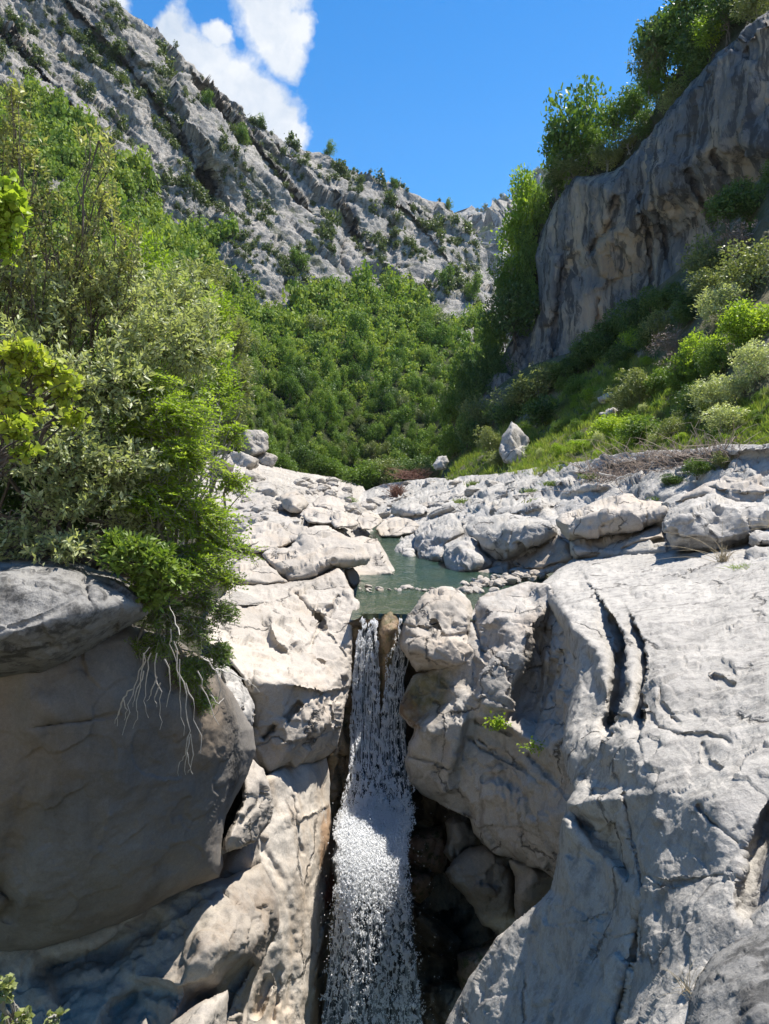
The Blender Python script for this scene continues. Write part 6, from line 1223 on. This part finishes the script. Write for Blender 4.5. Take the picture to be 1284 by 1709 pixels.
V, Q = merge(parts); link('dead_twigs', mesh_np('dead_twigs', V - rt, [Q]), M['deadwood'], e)['label'] = 'bleached leafless twigs hanging down'
bush('lobed_leaf_sapling', 'lime-leaved sapling with lobed leaves at the left edge, upper branch', 'sapling', [(14, 330, 5.6, 34, 50), (0, 390, 5.6, 30, 40)], [(-90, 720, 6.0)], 120, .18, 8, .062, .95, 'lime', 610, shape='broad', droop=.3, alt=False, tmean=.8)
bush('lobed_leaf_sapling', 'yellowish lobed leaves of a branch reaching in low from the left edge', 'sapling', [(30, 580, 5.6, 60, 24), (80, 610, 5.8, 50, 22), (10, 640, 5.5, 40, 30), (20, 700, 5.4, 40, 16), (110, 640, 6.0, 30, 20), (40, 740, 5.4, 34, 12), (5, 790, 5.4, 14, 14), (60, 660, 5.6, 40, 24), (120, 680, 6.2, 30, 18)], [(-120, 860, 6.0)], 230, .22, 8, .060, .95, 'yellow', 611, shape='broad', droop=.35, alt=False, tmean=.5)
bush('corner_plant', 'light green leafy plant poking up in the bottom left corner', 'plant', [(8, 1650, 4.6, 14, 26), (36, 1695, 4.6, 20, 14), (90, 1695, 4.6, 22, 12), (10, 1700, 4.6, 20, 16)], [(30, 1790, 4.8)], 26, .10, 7, .052, .75, 'olive', 612, 'greywood', shape='broad', droop=.1, alt=False, tmean=.7)
b = W(210, 760, 9.6)
V, Q = merge([tube(np.array([W(209, 760, 9.5), W(207, 640, 9.5), W(205, 520, 9.5), W(196, 420, 9.5), W(184, 340, 9.5), W(178, 300, 9.5)]), .017, .005, 5)] + [tube(np.array([W(a, b_, 9.5), W(c_, d_, 9.4)]), .006, .002, 4) for a, b_, c_, d_ in ((202, 480, 214, 455), (200, 460, 190, 440), (193, 400, 206, 380), (204, 500, 180, 478), (206, 590, 240, 540), (206, 600, 170, 560))])
tag(link('bare_sapling', mesh_np('bare_sapling', V - b, [Q]), M['greywood']), 'thin bare grey sapling stem rising out of the silvery bush', 'sapling').location = b
# ---------------------------------------------------------------- the waterfall
r = np.random.default_rng(77)
fall = empty('waterfall', W(630, 1700, 16)); tag(fall, 'white waterfall plunging in two strands from the green pool into the gorge', 'waterfall')
fo = np.array(fall.location)
def fallY(py): return gblur1(np.interp(py, FY, FD))
FY = np.arange(1000, 1900, 10.0); FD = np.interp(FY, [1030, 1120, 1240, 1320, 1400, 1480, 1600, 1800], [16.6, 16.4, 15.9, 14.9, 13.6, 13.0, 12.8, 12.6])
FD = np.convolve(np.pad(FD, 4, mode='edge'), np.ones(9) / 9, 'valid')
gblur1 = lambda v: v
def side(x, y):
    u = (x - LB(y)) / np.maximum(RB(y) - LB(y), 1); k = np.clip((u - .2) / .6, 0, 1); k = k * k * (3 - 2 * k)
    return .42 * k * np.clip((y - 1270) / 80, 0, 1)
LB = lambda py: np.interp(py, [1030, 1060, 1120, 1200, 1300, 1380, 1450, 1560, 1640, 1720], [602, 597, 591, 587, 584, 562, 564, 556, 546, 536])
RB1 = lambda py: np.interp(py, [1030, 1060, 1120, 1210, 1300], [632, 631, 632, 634, 640])
LB2 = lambda py: np.interp(py, [1030, 1060, 1100, 1160, 1210, 1300], [667, 652, 645, 642, 636, 630])
RB = lambda py: np.interp(py, [1030, 1060, 1090, 1140, 1200, 1300, 1360, 1420, 1500, 1600, 1720], [672, 676, 684, 674, 676, 684, 690, 676, 682, 694, 706])
def sheet(name, l, rr, y0, y1, off, mat, nu=26):
    ys = np.arange(y0, y1, 5.0); u = np.linspace(0, 1, nu)
    U, Yg = np.meshgrid(u, ys); X = l(Yg) + (rr(Yg) - l(Yg)) * U
    q = np.c_[X.ravel() / 9, Yg.ravel() / 60, 0 * X.ravel()]
    D = fallY(Yg) + side(X, Yg) + off + .22 * (2 * U - 1) ** 2 - .12 * fbm(q, 4, 3).reshape(X.shape) - .05 * fbm(q * 3.1, 3, 4).reshape(X.shape)
    k = np.clip((Yg - y0) / 34, 0, 1) if y0 < 1100 else 1; D = 16.9 * (1 - k) + D * k
    P = W(X.ravel(), Yg.ravel(), D.ravel()); i = np.arange(X.size).reshape(X.shape)
    Q = np.stack([i[:-1, :-1], i[1:, :-1], i[1:, 1:], i[:-1, 1:]], -1).reshape(-1, 4)
    o = link(name, mesh_np(name, P - fo, [Q]), mat, fall)
    return o
sheet('stream', LB, RB1, 1024, 1300, .12, M['sheet'])
sheet('stream', LB2, RB, 1025, 1300, .12, M['sheet'])
sheet('stream', LB, RB, 1290, 1790, .28, M['sheet'], 40)
# broken white water: thousands of drops, dense where the fall is white
def dens(x, y):
    x = x + (3 + 6 * np.clip((y - 1280) / 120, 0, 1)) * 1.6 * fbm(np.c_[x / 30, y / 22, 0 * x], 3, 90)
    u1 = (x - LB(y)) / np.maximum(RB1(y) - LB(y), 1); u2 = (x - LB2(y)) / np.maximum(RB(y) - LB2(y), 1)
    up = y < 1300
    d = np.zeros(len(x))
    in1 = up & (u1 > -.03) & (u1 < 1.03); in2 = up & (u2 > -.03) & (u2 < 1.03)
    g = lambda a, c, s: np.exp(-((a - c) / s) ** 2)
    k = np.clip((y - 1030) / 120, .0, 1)
    d = np.where(in1, k * (1.5 * g(u1, .12, .17) + .75 * g(u1, .85, .17) + .12 + .25 * g(u1, .55, .1)) + .12 * (1 - k) + .5 * (1 - k) * g(u1, .75, .3), d)
    d = np.where(in2, np.maximum(d, k * (.9 * g(u2, .12, .2) + .35 * g(u2, .55, .25) + .10) + .35 * g(u2, .35, .2) * (1 - k)), d)
    u = (x - LB(y)) / (RB(y) - LB(y)); low = ~up & (u > -.06) & (u < 1.06)
    yy = (y - 1300) / 400
    body = .45 + 1.5 * g(x, 640, 46) * g(y, 1400, 75) + 3.2 * g(x, 585, 24) * g(y, 1420, 50) + 1.6 * g(x, 578, 16) * g(y, 1510, 70) + .9 * g(x, 660, 20) * g(y, 1500, 130) + .5 * g(x, 668, 16) * g(y, 1620, 70) + .5 * g(u, .5, .5) * np.exp(-yy * 1.6) + .25 * g(x, 550, 16) * g(y, 1700, 60)
    body = body * np.clip(1.05 - .25 * yy, .3, 1)
    d = np.where(low, body * np.clip((u + .06) / .12, 0, 1) * np.clip((1.06 - u) / .12, 0, 1), d)
    q = np.c_[x / 5.0, y / 26.0, 0 * x]; q2 = np.c_[x / 9.0, y / 11.0, 0 * x + 3]
    n = np.clip(.45 + 2.4 * fbm(q, 3, 61), .02, 2.2) * np.clip(.5 + 2.6 * fbm(q2, 3, 62), .04, 2.4)
    soft = np.exp(-((y - 1420) / 70) ** 2) * ~up
    return d * (n * (1 - .55 * soft) + .55 * soft)
# the white body of the fall: torn, streaky foam
gx = np.arange(528, 724, 1.15); gy = np.arange(1034, 1790, 1.9)
X, Yg = np.meshgrid(gx, gy); X = X + r.normal(size=X.shape) * .3; xf, yf = X.ravel(), Yg.ravel()
q = np.c_[xf / 7, yf / 20, 0 * xf]
Df = fallY(yf) + side(xf, yf) + .06 - .20 * fbm(q, 4, 71) - .05 * fbm(np.c_[xf / 2.6, yf / 5, 0 * xf], 3, 72) + .10 * ((xf - .5 * (LB(yf) + RB(yf))) / (.5 * (RB(yf) - LB(yf)))) ** 2
V = W(xf, yf, Df); dn = gblur(dens(xf, yf).reshape(X.shape), .8)
i = np.arange(X.size).reshape(X.shape); Q = np.stack([i[:-1, :-1], i[1:, :-1], i[1:, 1:], i[:-1, 1:]], -1)
keepq = (dn[:-1, :-1] + dn[1:, 1:]) * .5 + .10 * r.normal(size=Q.shape[:2]) > .46
Q = Q[keepq]; us, inv = np.unique(Q, return_inverse=True); Q = inv.reshape(-1, 4)
link('foam', mesh_np('foam', V[us] - fo, [Q]), M['white'], fall)['kind'] = 'stuff'
N0 = 1200000
x = r.uniform(530, 715, N0); y = r.uniform(1032, 1760, N0)
m = r.random(N0) * 1.7 < dens(x, y); x, y = x[m], y[m]
if len(x) > 100000:
    k = r.permutation(len(x))[:100000]; x, y = x[k], y[k]
nD = len(x)
Yd = fallY(y) + side(x, y) - r.random(nD) * .22 - .03
c = W(x, y, Yd)
s = .0062 * r.lognormal(0, .40, nD); st = r.uniform(1.2, 3.2, nD) * np.where(y < 1300, 1.5, 1.0)
octv = np.array([(1, 0, 0), (-1, 0, 0), (0, 1, 0), (0, -1, 0), (0, 0, 1), (0, 0, -1)], float)
octf = np.array([(0, 2, 4), (2, 1, 4), (1, 3, 4), (3, 0, 4), (2, 0, 5), (1, 2, 5), (3, 1, 5), (0, 3, 5)])
V = c[:, None, :] + octv[None] * np.stack([s, s, s * st], -1)[:, None, :]
V[:, 4, 0] += r.normal(size=nD) * s * .8; V[:, 5, 0] += r.normal(size=nD) * s * .8
Q = (octf[None] + 6 * np.arange(nD)[:, None, None]).reshape(-1, 3)
o = link('white_water', mesh_np('white_water', V.reshape(-1, 3) - fo, [Q]), M['white'], fall); o['kind'] = 'stuff'
# longer threads of water
parts = []
for i in range(420):
    if i < 170: y0 = r.uniform(1045, 1240); l, rr = LB, RB1
    elif i < 270: y0 = r.uniform(1050, 1240); l, rr = LB2, RB
    else: y0 = r.uniform(1280, 1640); l, rr = LB, RB
    u = np.clip(r.beta(.7, .9), .02, .98); L = r.uniform(20, 85); yy = np.linspace(y0, y0 + L, 7); uu = u + np.cumsum(r.normal(size=7)) * .012
    xx = l(yy) + (rr(yy) - l(yy)) * uu; w = r.uniform(.004, .010)
    v, q = tube(W(xx, yy, fallY(yy) + side(xx, yy) + r.normal() * .06 + .02), w, w * .5, 4); parts.append((v, q))
V, Q = merge(parts); o = link('water_threads', mesh_np('water_threads', V - fo, [Q]), M['white'], fall); o['kind'] = 'stuff'
# flying droplets around the foot
n = 1300; y = 1330 + 430 * r.random(n) ** .8; u = r.normal(.5, .42, n); x = LB(y) + (RB(y) - LB(y)) * u; k = (u < -.02) | (u > 1.0) | (r.random(n) < .35); x, y = x[k], y[k]; k2 = (x > 535) & (x < 760); x, y = x[k2], y[k2]
c = W(x, y, fallY(y) + side(x, y) - r.random(len(x)) * .6); s = .0048 * r.lognormal(0, .45, len(x))
V = c[:, None, :] + octv[None] * np.stack([s, s, s * 1.4], -1)[:, None, :]; Q = (octf[None] + 6 * np.arange(len(x))[:, None, None]).reshape(-1, 3)
o = link('spray_drops', mesh_np('spray_drops', V.reshape(-1, 3) - fo, [Q]), M['white'], fall); o['kind'] = 'stuff'

# drifting spray
t = NT('spray_mist'); t.n('ShaderNodeOutputMaterial', {'Volume': t.n('ShaderNodeVolumePrincipled', {'Color': (.97, .98, 1), 'Density': .22, 'Anisotropy': .2}).outputs[0]}); MIST = t.m
iv, ifc = ICO[3]
for px, py, Y, rx, ry, rz in ((585, 1445, 13.1, .34, .30, .75), (650, 1510, 13.4, .46, .32, .9)):
    v = iv * np.array([rx, ry, rz]) * (1 + .25 * fbm(iv * 1.7 + px, 3, 5))[:, None] + W(px, py, Y) - fo
    link('mist', mesh_np('mist', v, [ifc]), MIST, fall)['kind'] = 'stuff'
# ---------------------------------------------------------------- loose stones
PB = [boulder_mesh('stone', 700 + i, 3, 12, .06, .5, M['cave'] if i % 3 == 0 else M['pale']) for i in range(6)]
BB = [boulder_mesh('boulder', 720 + i, 4, 13, .10, .55, M['bed']) for i in range(7)]
def drop(name, me, p, sx, sy, sz, rot, label, cat, group=None):
    o = bpy.data.objects.new(name, me); COL.objects.link(o); o.location = [float(v) for v in p]; o.scale = (sx, sy, sz); o.rotation_euler = (r.normal() * .25, r.normal() * .25, rot)
    return tag(o, label, cat, group)
for i in range(110):     # gravel bar
    t_ = r.random(); px = 770 + 150 * t_ + r.normal() * 5; py = 985 - 34 * t_ + r.normal() * 5; z = .02 + .10 * t_
    p = W(*Z(px, py, z)); s = r.uniform(.05, .13) * (1.5 if r.random() < .12 else 1)
    drop('gravel_stone', PB[i % 6], p, s, s * r.uniform(.7, 1.3), s * .65, r.uniform(0, 6), 'rounded stone of the gravel bar between the pool and the right bank', 'stone', 'stones of the gravel bar')
for i, (px, py, w, lab) in enumerate(((679, 980, 20, 'white rounded stone in the row of stones across the pool'), (616, 979, 12, 'dark stone at the left end of the row across the pool'), (634, 983, 14, 'flat dark stone left of centre in the row across the pool'), (708, 985, 10, 'small dark stone right of the white stone in the pool'), (722, 984, 12, 'grey stone just left of the perched lip boulder in the pool'), (795, 987, 24, 'pale flat stone at the near end of the gravel bar'), (858, 968, 24, 'pale rounded stone on top of the gravel bar'), (843, 972, 20, 'grey rounded stone beside the pale stone on the gravel bar'))):
    p = W(*Z(px, py, .02)); s = w * p[1] / F / 2; drop('pool_stone', PB[(i * 2 + 1) % 6], p, s, s, s * .5, i, lab, 'stone')
for i in range(24): # small stones breaking the surface across the pool
    px = r.uniform(600, 790); py = 984 + .004 * (px - 690) + r.normal() * 1.5; p = W(*Z(px, py, .005)); s = r.uniform(.03, .09)
    drop('ford_stone', PB[i % 6], p, s, s, s * .5, r.uniform(0, 6), 'small stone breaking the surface in the line across the pool', 'stone', 'small stones in a line across the pool')
i = 0
while i < 120:      # boulders of the riverbed
    px = r.uniform(380, 640); py = r.uniform(800, 965)
    if not inpoly(np.array([[px, py]]), [(390, 965), (380, 880), (400, 800), (470, 795), (560, 803), (604, 820), (620, 850), (604, 890), (560, 900), (500, 940), (450, 965)])[0]: continue
    p, ok, _ = on_surf('bed', px, py)
    if not ok: continue
    s = r.uniform(5, 18) * (1.0 if py > 850 else .8) * p[1] / F; i += 1
    drop('riverbed_boulder', BB[i % 7], p + np.array([0, 0, s * .1]), s, s * r.uniform(.7, 1.2), s * r.uniform(.5, .8), r.uniform(0, 6), 'pale water-worn boulder in the dry riverbed left of the channel', 'boulder', 'pale boulders of the dry riverbed')
i = 0
while i < 36:       # broken blocks of the right bank
    px = r.uniform(600, 930); py = r.uniform(805, 900)
    if not inpoly(np.array([[px, py]]), [(600, 830), (640, 812), (760, 800), (900, 790), (930, 840), (800, 862), (690, 865), (640, 880), (610, 870)])[0]: continue
    p, ok, _ = on_surf('bank', px, py)
    if not ok: continue
    s = r.uniform(7, 20) * p[1] / F; i += 1
    drop('bank_block', BB[(i * 3) % 7], p - np.array([0, 0, s * .15]), s * 1.3, s, s * r.uniform(.35, .6), r.uniform(-.5, .5), 'weathered grey block in the broken ledges of the far right bank', 'rock', 'weathered blocks of the far right bank')
for px, py, w, h, Y, lab in ((420, 740, 60, 60, 70, 'rough grey crag on the left bank below the wood'), (405, 775, 50, 40, 60, 'pale crag block under the left bank crag'), (375, 775, 40, 34, 52, 'grey crag block half behind the arching sprays'), (445, 770, 36, 30, 70, 'small pale crag right of the rough grey crag'), (425, 800, 50, 26, 55, 'low pale block at the foot of the crags')):
    p = W(px, py, Y); drop('bank_crag', BB[int(px) % 7], p, w * Y / F / 2, w * Y / F / 2, h * Y / F / 2, px, lab, 'rock')
